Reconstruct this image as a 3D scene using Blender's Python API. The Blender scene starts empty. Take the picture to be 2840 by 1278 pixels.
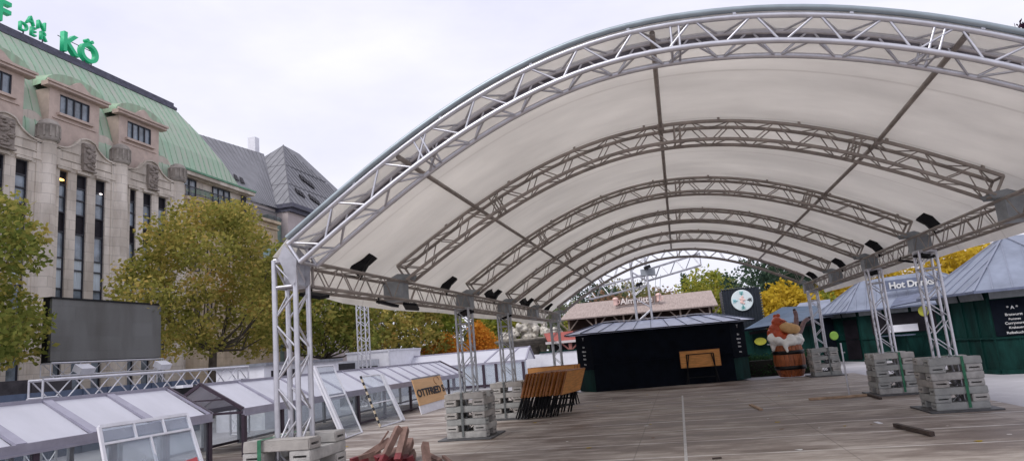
import bpy, bmesh, math, random
import numpy as np
from mathutils import Vector, Matrix, Euler
random.seed(7); RNG = np.random.default_rng(7)
C = bpy.context.scene.collection
PI = math.pi

# ---------------------------------------------------------------- camera
FPX, YAW, PITCH, ROLL = 1857.192, -0.227, 0.179, -0.086
CAM = Vector((-0.132, -7.567, 1.7))
def cam_axes():
    cy, sy, cp, sp = math.cos(YAW), math.sin(YAW), math.cos(PITCH), math.sin(PITCH)
    F = Vector((sy*cp, cy*cp, sp)); R0 = Vector((cy, -sy, 0)); U0 = R0.cross(F)
    c, s = math.cos(ROLL), math.sin(ROLL)
    return R0*c + U0*s, -R0*s + U0*c, F
RR, UU, FF = cam_axes()
cd = bpy.data.cameras.new('camera'); cam = bpy.data.objects.new('camera', cd); C.objects.link(cam)
M = Matrix((( RR.x, UU.x, -FF.x, CAM.x), (RR.y, UU.y, -FF.y, CAM.y), (RR.z, UU.z, -FF.z, CAM.z), (0, 0, 0, 1)))
cam.matrix_world = M
cd.sensor_width = 36; cd.lens = 36*FPX/2840; cd.clip_end = 2000; cd.clip_start = .05
bpy.context.scene.camera = cam
S = 2840/2576
def at(px, py, x=None, y=None, z=None):
    """a measured sight line met with the real plane the thing stands in"""
    d = FF + RR*((px*S-1420)/FPX) - UU*((py*S-639)/FPX)
    if x is not None: t = (x-CAM.x)/d.x
    elif y is not None: t = (y-CAM.y)/d.y
    else: t = (z-CAM.z)/d.z
    return CAM + d*t

# ---------------------------------------------------------------- sky, sun, exposure
SUN_EL, SUN_AZ = math.radians(50), math.radians(215)      # azimuth clockwise from +Y
w = bpy.data.worlds.new('World'); bpy.context.scene.world = w; w.use_nodes = True
nt = w.node_tree; nt.nodes.clear()
N = nt.nodes.new; L = nt.links.new
out = N('ShaderNodeOutputWorld'); bg = N('ShaderNodeBackground'); bg.inputs[1].default_value = 0.1
sky = N('ShaderNodeTexSky'); sky.sky_type = 'NISHITA'; sky.sun_disc = False
sky.sun_elevation = SUN_EL; sky.sun_rotation = SUN_AZ
tc = N('ShaderNodeTexCoord'); mp = N('ShaderNodeMapping'); mp.inputs['Scale'].default_value = (1, 1, 2.6)
nz = N('ShaderNodeTexNoise'); nz.inputs['Scale'].default_value = 1.7; nz.inputs['Detail'].default_value = 6; nz.inputs['Roughness'].default_value = .55
cr = N('ShaderNodeValToRGB')
cr.color_ramp.elements[0].position = .32; cr.color_ramp.elements[0].color = (.69, .69, .86, 1)
cr.color_ramp.elements[1].position = .68; cr.color_ramp.elements[1].color = (.92, .91, .97, 1)
ml = N('ShaderNodeVectorMath'); ml.operation = 'SCALE'; ml.inputs['Scale'].default_value = 8.0
mx = N('ShaderNodeMix'); mx.data_type = 'RGBA'; mx.inputs[0].default_value = .93
L(tc.outputs['Generated'], mp.inputs[0]); L(mp.outputs[0], nz.inputs['Vector']); L(nz.outputs[0], cr.inputs[0])
L(cr.outputs[0], ml.inputs[0]); L(sky.outputs[0], mx.inputs[6]); L(ml.outputs[0], mx.inputs[7])
L(mx.outputs[2], bg.inputs[0]); L(bg.outputs[0], out.inputs[0])
sd = bpy.data.lights.new('sun', 'SUN'); so = bpy.data.objects.new('sun', sd); C.objects.link(so)
sd.energy = 1.45; sd.angle = math.radians(30); sd.color = (1, .97, .93)
sdir = Vector((math.sin(SUN_AZ)*math.cos(SUN_EL), math.cos(SUN_AZ)*math.cos(SUN_EL), math.sin(SUN_EL)))
so.rotation_euler = sdir.to_track_quat('Z', 'Y').to_euler(); so.location = (0, 0, 60)
vs = bpy.context.scene.view_settings
vs.view_transform = 'Standard'; vs.look = 'None'; vs.gamma = 1; vs.use_curve_mapping = False; vs.exposure = 0.55

# ---------------------------------------------------------------- materials
def mat(name, col, rough=.6, metal=0, var=.12, scale=3., bump=0, bscale=None, spec=.4, col2=None, stretch=(1,1,1), detail=5):
    m = bpy.data.materials.new(name); m.use_nodes = True
    n = m.node_tree; b = n.nodes['Principled BSDF']
    b.inputs['Roughness'].default_value = rough; b.inputs['Metallic'].default_value = metal
    b.inputs['Specular IOR Level'].default_value = spec
    tc = n.nodes.new('ShaderNodeTexCoord'); mp = n.nodes.new('ShaderNodeMapping'); mp.inputs['Scale'].default_value = stretch
    nz = n.nodes.new('ShaderNodeTexNoise'); nz.inputs['Scale'].default_value = scale; nz.inputs['Detail'].default_value = detail
    nz.inputs['Roughness'].default_value = .62
    cr = n.nodes.new('ShaderNodeValToRGB')
    lo = [c*(1-var) for c in col]; hi = col2 if col2 else [min(1, c*(1+var)) for c in col]
    if col2: lo = col
    cr.color_ramp.elements[0].position = .33; cr.color_ramp.elements[0].color = (*lo, 1)
    cr.color_ramp.elements[1].position = .67; cr.color_ramp.elements[1].color = (*hi, 1)
    n.links.new(tc.outputs['Object'], mp.inputs[0]); n.links.new(mp.outputs[0], nz.inputs['Vector'])
    n.links.new(nz.outputs[0], cr.inputs[0]); n.links.new(cr.outputs[0], b.inputs['Base Color'])
    if bump:
        bz = n.nodes.new('ShaderNodeTexNoise'); bz.inputs['Scale'].default_value = bscale or scale*6; bz.inputs['Detail'].default_value = 4
        bp = n.nodes.new('ShaderNodeBump'); bp.inputs['Strength'].default_value = bump; bp.inputs['Distance'].default_value = .02
        n.links.new(mp.outputs[0], bz.inputs['Vector']); n.links.new(bz.outputs[0], bp.inputs['Height']); n.links.new(bp.outputs[0], b.inputs['Normal'])
    return m
def emis(m, col, st):
    b = m.node_tree.nodes['Principled BSDF']; b.inputs['Emission Color'].default_value = (*col, 1); b.inputs['Emission Strength'].default_value = st; return m
def glassy(name, tint, alpha):
    """clear pane: mostly see-through, with a gloss"""
    m = bpy.data.materials.new(name); m.use_nodes = True; n = m.node_tree; n.nodes.clear()
    o = n.nodes.new('ShaderNodeOutputMaterial'); t = n.nodes.new('ShaderNodeBsdfTransparent'); t.inputs[0].default_value = (*tint, 1)
    g = n.nodes.new('ShaderNodeBsdfGlossy'); g.inputs['Roughness'].default_value = .12; g.inputs[0].default_value = (.5, .53, .58, 1)
    d = n.nodes.new('ShaderNodeBsdfDiffuse'); d.inputs[0].default_value = (.6, .64, .7, 1)
    nz = n.nodes.new('ShaderNodeTexNoise'); nz.inputs['Scale'].default_value = 2.5; nz.inputs['Detail'].default_value = 4
    tcn = n.nodes.new('ShaderNodeTexCoord'); n.links.new(tcn.outputs['Object'], nz.inputs['Vector'])
    mr = n.nodes.new('ShaderNodeMapRange'); mr.inputs[1].default_value = .3; mr.inputs[2].default_value = .75; mr.inputs[3].default_value = alpha*.5; mr.inputs[4].default_value = alpha*1.5
    n.links.new(nz.outputs[0], mr.inputs[0])
    a = n.nodes.new('ShaderNodeMixShader'); n.links.new(mr.outputs[0], a.inputs[0])
    n.links.new(t.outputs[0], a.inputs[1]); n.links.new(d.outputs[0], a.inputs[2])
    fr = n.nodes.new('ShaderNodeFresnel'); fr.inputs[0].default_value = 1.5
    b = n.nodes.new('ShaderNodeMixShader'); b.inputs[0].default_value = .07; n.links.new(a.outputs[0], b.inputs[1]); n.links.new(g.outputs[0], b.inputs[2])
    n.links.new(b.outputs[0], o.inputs[0]); return m
def leafmat(name, c1, c2, c3, c4=None):
    m = bpy.data.materials.new(name); m.use_nodes = True; n = m.node_tree; n.nodes.clear()
    o = n.nodes.new('ShaderNodeOutputMaterial'); g = n.nodes.new('ShaderNodeNewGeometry')
    tcn = n.nodes.new('ShaderNodeTexCoord'); nz = n.nodes.new('ShaderNodeTexNoise'); nz.inputs['Scale'].default_value = .55; nz.inputs['Detail'].default_value = 3
    n.links.new(tcn.outputs['Object'], nz.inputs['Vector'])
    ad = n.nodes.new('ShaderNodeMath'); ad.operation = 'MULTIPLY_ADD'; ad.inputs[1].default_value = .55
    n.links.new(g.outputs['Random Per Island'], ad.inputs[0])
    sb = n.nodes.new('ShaderNodeMath'); sb.operation = 'MULTIPLY_ADD'; sb.inputs[1].default_value = 1.5; sb.inputs[2].default_value = -.52
    n.links.new(nz.outputs[0], sb.inputs[0]); n.links.new(sb.outputs[0], ad.inputs[2])
    cr = n.nodes.new('ShaderNodeValToRGB'); e = cr.color_ramp.elements
    e[0].position = .08; e[0].color = (*c1, 1); e[1].position = .9; e[1].color = (*c3, 1)
    k = e.new(.5); k.color = (*c2, 1)
    if c4: k = e.new(1.); k.color = (*c4, 1)
    n.links.new(ad.outputs[0], cr.inputs[0])
    d = n.nodes.new('ShaderNodeBsdfDiffuse'); t = n.nodes.new('ShaderNodeBsdfTranslucent'); x = n.nodes.new('ShaderNodeMixShader'); x.inputs[0].default_value = .45
    n.links.new(cr.outputs[0], d.inputs[0]); n.links.new(cr.outputs[0], t.inputs[0])
    n.links.new(d.outputs[0], x.inputs[1]); n.links.new(t.outputs[0], x.inputs[2]); n.links.new(x.outputs[0], o.inputs[0]); return m
def fabric(name, col, tr=.4):
    m = bpy.data.materials.new(name); m.use_nodes = True; n = m.node_tree; n.nodes.clear()
    o = n.nodes.new('ShaderNodeOutputMaterial'); d = n.nodes.new('ShaderNodeBsdfDiffuse'); t = n.nodes.new('ShaderNodeBsdfTranslucent'); x = n.nodes.new('ShaderNodeMixShader')
    x.inputs[0].default_value = tr
    tcn = n.nodes.new('ShaderNodeTexCoord'); nz = n.nodes.new('ShaderNodeTexNoise'); nz.inputs['Scale'].default_value = .9; nz.inputs['Detail'].default_value = 7; nz.inputs['Roughness'].default_value = .6
    mp = n.nodes.new('ShaderNodeMapping'); mp.inputs['Scale'].default_value = (.6, 1.6, 1)
    cr = n.nodes.new('ShaderNodeValToRGB'); cr.color_ramp.elements[0].position = .3; cr.color_ramp.elements[1].position = .7
    cr.color_ramp.elements[0].color = (*[c*.90 for c in col], 1); cr.color_ramp.elements[1].color = (*[min(1, c*1.04) for c in col], 1)
    n.links.new(tcn.outputs['Object'], mp.inputs[0]); n.links.new(mp.outputs[0], nz.inputs['Vector']); n.links.new(nz.outputs[0], cr.inputs[0])
    bp = n.nodes.new('ShaderNodeBump'); bp.inputs['Strength'].default_value = .35; bp.inputs['Distance'].default_value = .05
    n.links.new(nz.outputs[0], bp.inputs['Height']); n.links.new(bp.outputs[0], d.inputs['Normal'])
    n.links.new(cr.outputs[0], d.inputs[0]); n.links.new(cr.outputs[0], t.inputs[0])
    n.links.new(d.outputs[0], x.inputs[1]); n.links.new(t.outputs[0], x.inputs[2]); n.links.new(x.outputs[0], o.inputs[0]); return m

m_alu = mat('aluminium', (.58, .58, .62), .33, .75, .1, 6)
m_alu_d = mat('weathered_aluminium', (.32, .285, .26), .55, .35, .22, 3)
def seams(m, pitch, off):
    n = m.node_tree; tc = n.nodes.new('ShaderNodeTexCoord'); sp = n.nodes.new('ShaderNodeSeparateXYZ'); n.links.new(tc.outputs['Object'], sp.inputs[0])
    a = n.nodes.new('ShaderNodeMath'); a.operation = 'ADD'; a.inputs[1].default_value = off; n.links.new(sp.outputs['Y'], a.inputs[0])
    f = n.nodes.new('ShaderNodeMath'); f.operation = 'PINGPONG'; f.inputs[1].default_value = pitch/2; n.links.new(a.outputs[0], f.inputs[0])
    g = n.nodes.new('ShaderNodeMath'); g.operation = 'LESS_THAN'; g.inputs[1].default_value = .022; n.links.new(f.outputs[0], g.inputs[0])
    h = n.nodes.new('ShaderNodeMath'); h.operation = 'MULTIPLY'; h.inputs[1].default_value = .22; n.links.new(g.outputs[0], h.inputs[0])
    x = n.nodes.new('ShaderNodeMix'); x.data_type = 'RGBA'; n.links.new(h.outputs[0], x.inputs[0]); x.inputs[7].default_value = (.50, .47, .44, 1)
    for nd in list(n.nodes):
        if nd.type in ('BSDF_DIFFUSE', 'BSDF_TRANSLUCENT'):
            src = nd.inputs[0].links[0].from_socket; n.links.new(src, x.inputs[6]); n.links.new(x.outputs[2], nd.inputs[0]) if src != x.outputs[2] else None
m_fab = fabric('tent_fabric', (.90, .88, .845), .49)
seams(m_fab, 1.86, .35)
m_black = mat('black_plastic', (.008, .008, .010), .6, 0, .2, 8, spec=.2)
m_lens = mat('lamp_glass', (.35, .38, .38), .12, 0, .1, 3)
m_conc = mat('ballast_concrete', (.38, .37, .355), .9, 0, .28, 5, .5, 60, detail=9)
m_steel = mat('grey_steel', (.28, .30, .32), .5, .5, .2, 4)
m_strap = mat('green_strap', (.03, .15, .08), .7, 0, .2, 9)
m_strapg = mat('grey_strap', (.13, .14, .14), .7, 0, .2, 9)
m_rail = mat('shelter_aluminium', (.33, .32, .39), .45, .3, .1, 5)
m_poly = fabric('milky_polycarbonate', (.70, .70, .76), .30)
m_post = mat('dark_post', (.045, .03, .045), .5, .1, .3, 5)
m_postg = mat('grey_post', (.20, .21, .24), .5, .2, .2, 5)
m_glass = glassy('clear_glass', (.96, .98, .98), .07)
m_milk = glassy('hazy_glass', (.88, .92, .95), .26)
m_white = mat('white_paint', (.72, .72, .77), .5, 0, .07, 4)
m_stone = mat('sandstone', (.66, .60, .53), .9, 0, .12, 1.3, .5, 14, stretch=(1, 1, .5), detail=9)
def joints(m, bw, bh, dark=.72):
    n = m.node_tree; b = n.nodes['Principled BSDF']; src = b.inputs['Base Color'].links[0].from_socket
    tc = n.nodes.new('ShaderNodeTexCoord'); sp = n.nodes.new('ShaderNodeSeparateXYZ'); cb = n.nodes.new('ShaderNodeCombineXYZ')
    ad = n.nodes.new('ShaderNodeMath'); n.links.new(tc.outputs['Object'], sp.inputs[0]); n.links.new(sp.outputs['X'], ad.inputs[0]); n.links.new(sp.outputs['Y'], ad.inputs[1])
    n.links.new(ad.outputs[0], cb.inputs[0]); n.links.new(sp.outputs['Z'], cb.inputs[1])
    br = n.nodes.new('ShaderNodeTexBrick'); br.inputs['Scale'].default_value = 1; br.inputs['Brick Width'].default_value = bw; br.inputs['Row Height'].default_value = bh
    br.inputs['Mortar Size'].default_value = .018; br.inputs['Color1'].default_value = (.86, .85, .84, 1); br.inputs['Color2'].default_value = (1, 1, 1, 1); br.inputs['Mortar'].default_value = (dark, dark, dark, 1)
    n.links.new(cb.outputs[0], br.inputs['Vector'])
    nz = n.nodes.new('ShaderNodeTexNoise'); nz.inputs['Scale'].default_value = .9; nz.inputs['Detail'].default_value = 7; mp = n.nodes.new('ShaderNodeMapping'); mp.inputs['Scale'].default_value = (1, 1, .28)
    n.links.new(tc.outputs['Object'], mp.inputs[0]); n.links.new(mp.outputs[0], nz.inputs['Vector'])
    cr = n.nodes.new('ShaderNodeValToRGB'); cr.color_ramp.elements[0].position = .36; cr.color_ramp.elements[0].color = (.72, .70, .68, 1); cr.color_ramp.elements[1].position = .58; cr.color_ramp.elements[1].color = (1, 1, 1, 1)
    n.links.new(nz.outputs[0], cr.inputs[0])
    x = n.nodes.new('ShaderNodeMix'); x.data_type = 'RGBA'; x.blend_type = 'MULTIPLY'; x.inputs[0].default_value = 1; n.links.new(src, x.inputs[6]); n.links.new(br.outputs[0], x.inputs[7])
    y = n.nodes.new('ShaderNodeMix'); y.data_type = 'RGBA'; y.blend_type = 'MULTIPLY'; y.inputs[0].default_value = 1; n.links.new(x.outputs[2], y.inputs[6]); n.links.new(cr.outputs[0], y.inputs[7])
    n.links.new(y.outputs[2], b.inputs['Base Color'])
m_stone_d = mat('dark_stone', (.31, .28, .25), .95, 0, .3, 2.2, .8, 20)
m_stone_y = mat('ochre_stone', (.56, .46, .34), .9, 0, .1, 2, .4, 20)
joints(m_stone, 1.1, .52); joints(m_stone_y, 1.2, .5, .8)
m_winglass = mat('window_glass', (.17, .205, .245), .15, 0, .5, 1.2, spec=.9)
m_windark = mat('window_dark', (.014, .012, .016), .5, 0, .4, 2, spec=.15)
m_curtain = mat('pale_curtain', (.50, .56, .60), .8, 0, .25, 5, stretch=(1, 9, .2))
m_frame = mat('window_frame', (.035, .035, .045), .5)
m_dgreen = mat('dark_green_paint', (.004, .029, .025), .65, 0, .45, 3, .3, 30, stretch=(1, 1, .3), spec=.12)
m_navy = mat('navy_board', (.004, .006, .011), .85, 0, .3, 3, spec=.08)
m_kroof = mat('zinc_sheet', (.20, .225, .29), .5, .15, .22, 1.2, stretch=(1, 1, .4), detail=8)
m_hroof = mat('hut_zinc', (.60, .65, .80), .45, .1, .14, 2)
m_kroof_l = mat('zinc_batten', (.13, .15, .22), .5, .3, .2, 3)
m_ktrim = mat('eave_board', (.20, .215, .225), .6, 0, .15, 6)
m_wood = mat('table_wood', (.58, .26, .075), .5, 0, .25, 3, .15, 40, stretch=(1, .25, 6))
m_wood_e = mat('table_edge_wood', (.22, .085, .03), .6, 0, .3, 6)
m_timber = mat('grey_timber', (.20, .125, .105), .85, 0, .3, 5, .4, 40, stretch=(1, 1, .3))
m_red = mat('red_painted_end', (.16, .022, .028), .6, 0, .35, 6)
m_dwood = mat('dark_wet_wood', (.05, .035, .03), .7, 0, .4, 6)
m_lightwood = mat('plank_wood', (.36, .25, .17), .8, 0, .25, 6, .3, 30)
m_bark = mat('bark', (.075, .062, .05), .95, 0, .4, 3, .8, 18)
m_letter = emis(mat('green_letter', (.02, .40, .19), .4, 0, .06, 2), (.01, .5, .2), .12)
m_letter_s = mat('letter_side', (.06, .25, .20), .5)
m_ink = mat('black_ink', (.02, .02, .025), .7)
m_screen = mat('led_screen', (.17, .172, .168), .8, 0, .35, 60, .3, 200)
joints(m_screen, 1.0, .5, .9)
m_skin_red = mat('red_brown_fur', (.46, .075, .028), .35, 0, .2, 4, .3, 12)
m_tan = mat('tan_muzzle', (.66, .40, .17), .45, 0, .12, 4, .2, 10)
m_foam = mat('white_foam', (.88, .87, .82), .5, 0, .06, 5, .4, 14)
m_barrel = mat('barrel_wood', (.34, .10, .035), .45, 0, .4, 6, .25, 30, stretch=(4, 4, .4))
m_hoof = mat('grey_brown_leg', (.26, .17, .17), .5, 0, .3, 6)
m_hoop = mat('black_hoop', (.012, .010, .010), .4, .3)
m_shing = mat('pink_shingle', (.34, .275, .25), .9, 0, .2, 3, .5, 12, stretch=(4, 1, 1))
m_brown = mat('dark_brown_boards', (.035, .018, .014), .8, 0, .4, 4)
m_redroof = mat('red_roof', (.30, .075, .06), .8, 0, .2, 5)
m_yellow = mat('yellow_disc', (.42, .42, .05), .5, 0, .15, 5)
m_lime = mat('lime_disc', (.18, .32, .05), .5, 0, .15, 5)
m_pink = mat('pale_pink', (.80, .55, .50), .6, 0, .08, 9)
m_teal = mat('teal_paint', (.10, .42, .40), .6)
m_chalk = mat('chalk_white', (.62, .62, .62), .8)
m_pale = mat('pale_wall', (.55, .50, .50), .85, 0, .08, 2)
m_hedge = leafmat('hedge_leaves', (.01, .03, .01), (.03, .07, .03), (.06, .11, .05))

# ---------------------------------------------------------------- geometry helpers
class MB:
    def __init__(s): s.v = []; s.f = []; s.m = []; s.k = 0; s.sm = []
    def add(s, vs, fs, sm=False):
        o = len(s.v); s.v += [tuple(v) for v in vs]; s.f += [tuple(i+o for i in f) for f in fs]
        s.m += [s.k]*len(fs); s.sm += [sm]*len(fs); return s
    def box(s, c, d, R=None):
        c = Vector(c); x, y, z = [a/2 for a in d]
        vs = [Vector((i*x, j*y, k*z)) for k in (-1, 1) for j in (-1, 1) for i in (-1, 1)]
        if R is not None: vs = [R @ v for v in vs]
        return s.add([v+c for v in vs], [(0,2,3,1),(4,5,7,6),(0,1,5,4),(2,6,7,3),(0,4,6,2),(1,3,7,5)])
    def span(s, a, b):
        a, b = Vector(a), Vector(b); return s.box((a+b)/2, [abs(b[i]-a[i]) for i in range(3)])
    def bar(s, p, q, w, h, up=(0,0,1)):
        p, q = Vector(p), Vector(q); d = q-p; X = d.normalized(); U = Vector(up)
        Y = U.cross(X)
        if Y.length < 1e-3: Y = Vector((0,1,0)).cross(X)
        Y.normalize(); Z = X.cross(Y)
        return s.box((p+q)/2, (d.length, w, h), Matrix((X, Y, Z)).transposed())
    def tube(s, p, q, r, n=6, r2=None, cap=True):
        p, q = Vector(p), Vector(q); d = (q-p)
        if d.length < 1e-6: return s
        d.normalize(); a = d.orthogonal().normalized(); b = d.cross(a); r2 = r if r2 is None else r2
        vs = [p+(a*math.cos(t)+b*math.sin(t))*r for t in [2*PI*i/n for i in range(n)]] + [q+(a*math.cos(t)+b*math.sin(t))*r2 for t in [2*PI*i/n for i in range(n)]]
        s.add(vs, [(i, (i+1) % n, n+(i+1) % n, n+i) for i in range(n)], True)
        if cap: s.add(vs, [tuple(range(n))[::-1], tuple(range(n, 2*n))])
        return s
    def path(s, pts, r, n=6):
        pts = [Vector(p) for p in pts]; rings = []
        up = None
        for i, p in enumerate(pts):
            d = (pts[min(i+1, len(pts)-1)]-pts[max(i-1, 0)]).normalized()
            if up is None: up = d.orthogonal().normalized()
            a = (up-d*up.dot(d)).normalized(); up = a; b = d.cross(a)
            rr = r[i] if isinstance(r, (list, tuple)) else r
            rings.append([p+(a*math.cos(t)+b*math.sin(t))*rr for t in [2*PI*k/n for k in range(n)]])
        vs = [v for g in rings for v in g]
        fs = [(i*n+k, i*n+(k+1) % n, (i+1)*n+(k+1) % n, (i+1)*n+k) for i in range(len(pts)-1) for k in range(n)]
        s.add(vs, fs, True); s.add(vs, [tuple(range(n))[::-1], tuple(range((len(pts)-1)*n, len(pts)*n))]); return s
    def lathe(s, c, prof, n=24, cap=True, sm=True, R=None):
        c = Vector(c); vs = []
        for r, z in prof:
            for k in range(n):
                v = Vector((r*math.cos(2*PI*k/n), r*math.sin(2*PI*k/n), z)); vs.append((R @ v if R is not None else v)+c)
        fs = [(i*n+k, i*n+(k+1) % n, (i+1)*n+(k+1) % n, (i+1)*n+k) for i in range(len(prof)-1) for k in range(n)]
        s.add(vs, fs, sm)
        if cap: s.add(vs, [tuple(range(n))[::-1], tuple(range((len(prof)-1)*n, len(prof)*n))])
        return s
    def ball(s, c, r, n=10, R=None):
        r = (r, r, r) if not hasattr(r, '__len__') else r
        c = Vector(c); vs = []; fs = []; m = max(5, n//2)
        for i in range(m+1):
            for k in range(n):
                a = PI*i/m; v = Vector((r[0]*math.sin(a)*math.cos(2*PI*k/n), r[1]*math.sin(a)*math.sin(2*PI*k/n), r[2]*math.cos(a)))
                vs.append((R @ v if R is not None else v)+c)
        for i in range(m):
            for k in range(n): fs.append((i*n+k, (i+1)*n+k, (i+1)*n+(k+1) % n, i*n+(k+1) % n))
        return s.add(vs, fs, True)
    def slab(s, pts, t, nrm=None):
        """a real sheet of thickness t under the polygon pts"""
        pts = [Vector(p) for p in pts]
        if nrm is None: nrm = (pts[1]-pts[0]).cross(pts[2]-pts[0]).normalized()
        nrm = Vector(nrm).normalized(); n = len(pts); vs = pts+[p-nrm*t for p in pts]
        return s.add(vs, [tuple(range(n)), tuple(range(n, 2*n))[::-1]]+[(i, n+i, n+(i+1) % n, (i+1) % n) for i in range(n)])
    def build(s, name, mats, parent=None, base=None, sub=0):
        me = bpy.data.meshes.new(name); o = bpy.data.objects.new(name, me); C.objects.link(o)
        if parent is not None:
            org = wloc(parent); o.parent = parent
        else:
            a = np.array(s.v); org = Vector(base) if base is not None else Vector(((a[:,0].min()+a[:,0].max())/2, (a[:,1].min()+a[:,1].max())/2, a[:,2].min()))
            o.location = org
        me.from_pydata([(v[0]-org[0], v[1]-org[1], v[2]-org[2]) for v in s.v], [], s.f)
        if not isinstance(mats, (list, tuple)): mats = [mats]
        for m in mats: me.materials.append(m)
        me.polygons.foreach_set('material_index', s.m); me.polygons.foreach_set('use_smooth', s.sm)
        me.update()
        bm = bmesh.new(); bm.from_mesh(me); bmesh.ops.recalc_face_normals(bm, faces=bm.faces); bm.to_mesh(me); bm.free()
        return o
def wloc(o):
    v = Vector((0, 0, 0))
    while o is not None: v = v+o.location; o = o.parent
    return v
def tag(o, label=None, cat=None, group=None, kind=None):
    if label: o['label'] = label
    if cat: o['category'] = cat
    if group: o['group'] = group
    if kind: o['kind'] = kind
    return o
def thing(name, label, cat, loc=(0,0,0), rz=0, group=None):
    o = bpy.data.objects.new(name, None); C.objects.link(o); o.location = loc; o.rotation_euler = (0, 0, rz)
    o.empty_display_size = .2
    return tag(o, label, cat, group)
def dup(o, loc=None, rz=None, parent=None, label=None):
    c = o.copy(); C.objects.link(c)
    if parent is not None: c.parent = parent
    if loc is not None: c.location = loc
    if rz is not None: c.rotation_euler = (0, 0, rz)
    if label: c['label'] = label
    for ch in list(o.children): dup(ch, parent=c)
    return c
def truss(mb, pts, side, nrm, w, h, r=.022, rd=.009, pitch=.32, n=8, posts=True):
    """square lattice truss: pts = top front chord, side = vector to the back chords, nrm(i) = vector down to the lower chords"""
    pts = [Vector(p) for p in pts]; side = Vector(side)*w
    dn = [Vector(nrm(i))*h for i in range(len(pts))]
    ch = [pts, [p+side for p in pts], [p+dn[i] for i, p in enumerate(pts)], [p+side+dn[i] for i, p in enumerate(pts)]]
    for c in ch: mb.path(c, r, n)
    tot = sum((pts[i+1]-pts[i]).length for i in range(len(pts)-1)); k = max(2, int(round(tot/pitch)))
    def ev(c, u):
        u = u*(len(c)-1); i = min(int(u), len(c)-2); return c[i].lerp(c[i+1], u-i)
    for a, b in ((0, 2), (1, 3), (2, 3), (0, 1)):
        for j in range(k):
            u0, u1 = (j+.08)/k, (j+.92)/k
            p, q = (a, b) if j % 2 == 0 else (b, a)
            mb.tube(ev(ch[p], u0), ev(ch[q], u1), rd, 5, cap=False)
        if posts:
            for u in (0, 1): mb.tube(ev(ch[a], u), ev(ch[b], u), r*.7, 6, cap=False)
def text_mesh(txt, size, depth, bold=0, space=1.0):
    cu = bpy.data.curves.new('t', 'FONT'); cu.body = txt; cu.size = size; cu.extrude = depth/2; cu.offset = bold; cu.space_character = space
    cu.align_x = 'CENTER'; cu.align_y = 'BOTTOM_BASELINE'
    ob = bpy.data.objects.new('t', cu); C.objects.link(ob)
    dg = bpy.context.evaluated_depsgraph_get(); dg.update()
    me = bpy.data.meshes.new_from_object(ob.evaluated_get(dg)); bpy.data.objects.remove(ob); bpy.data.curves.remove(cu); return me
def place_text(name, txt, size, depth, origin, xdir, ydir, m, parent, bold=0, space=1.0, sx=1.0):
    me = text_mesh(txt, size, depth, bold, space); me.transform(Matrix.Diagonal((sx, 1, 1, 1)))
    X = Vector(xdir).normalized(); Y = Vector(ydir).normalized(); Z = X.cross(Y)
    org = wloc(parent) if parent is not None else Vector((0,0,0))
    me.transform(Matrix.Translation(Vector(origin)-org) @ Matrix((X, Y, Z)).transposed().to_4x4())
    me.materials.clear(); me.materials.append(m)
    o = bpy.data.objects.new(name, me); C.objects.link(o); o.parent = parent; return o
def leaves(name, blobs, count, size, m, parent, seed=0, org=None, flat=.5):
    """many leaf-sized faces on and inside the clumps (cx,cy,cz,rx,ry,rz)"""
    r = np.random.default_rng(seed); B = np.array(blobs, float)
    wgt = (B[:,3]*B[:,4]*B[:,5])**(2/3); wgt /= wgt.sum()
    k = r.choice(len(B), count, p=wgt); d = r.normal(size=(count, 3)); d /= np.linalg.norm(d, axis=1)[:, None]
    rad = r.uniform(.25, 1.12, count)**.5
    c = B[k, :3]+d*B[k, 3:]*rad[:, None]
    c += r.normal(scale=size*.9, size=c.shape)
    u = r.normal(size=(count, 3)); u[:, 2] *= .6; u /= np.linalg.norm(u, axis=1)[:, None]
    t = r.normal(size=(count, 3)); t[:, 2] *= flat; v = np.cross(u, t); v /= np.linalg.norm(v, axis=1)[:, None]+1e-9
    s = size*r.uniform(.5, 1.25, count)[:, None]
    p = np.stack([c-u*s, c-v*s*.6, c+u*s, c+v*s*.6], 1).reshape(-1, 3)
    org = wloc(parent) if org is None else Vector(org); p -= np.array(org)
    me = bpy.data.meshes.new(name); me.vertices.add(len(p)); me.vertices.foreach_set('co', p.ravel())
    me.loops.add(4*count); me.loops.foreach_set('vertex_index', np.arange(4*count)); me.polygons.add(count)
    me.polygons.foreach_set('loop_start', np.arange(0, 4*count, 4)); me.update(calc_edges=True); me.materials.append(m)
    o = bpy.data.objects.new(name, me); C.objects.link(o); o.parent = parent; return o
def tree(name, label, base, h, blobs, count, size, m, seed, trunk_r=.16, group=None, fork=.35, cat='tree'):
    """blobs are relative to base; trunk and limbs run into them"""
    t = thing(name, label, cat, base, group=group); b = Vector(base); r = random.Random(seed)
    mb = MB(); top = Vector((r.uniform(-.15, .15), r.uniform(-.15, .15), h*fork))
    mb.path([b, b+top*.5+Vector((.05, 0, 0)), b+top], [trunk_r*1.25, trunk_r, trunk_r*.8], 8)
    for k, q in enumerate(blobs[:14]):
        e = Vector(q[:3]); mid = top.lerp(e, .5)+Vector((0, 0, -.08*e.length))
        mb.path([b+top, b+mid, b+e], [trunk_r*.36, trunk_r*.2, trunk_r*.06], 5)
        e2 = e+Vector((r.uniform(-1, 1)*q[3], r.uniform(-1, 1)*q[4], r.uniform(0, 1)*q[5]))*.8
        mb.path([b+mid, b+mid.lerp(e2, .6), b+e2], [trunk_r*.2, trunk_r*.12, trunk_r*.04], 4)
    mb.build('trunk', m_bark, t)
    leaves('crown', [(b.x+q[0], b.y+q[1], b.z+q[2], *q[3:]) for q in blobs], count, size, m, t, seed)
    return t

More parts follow.
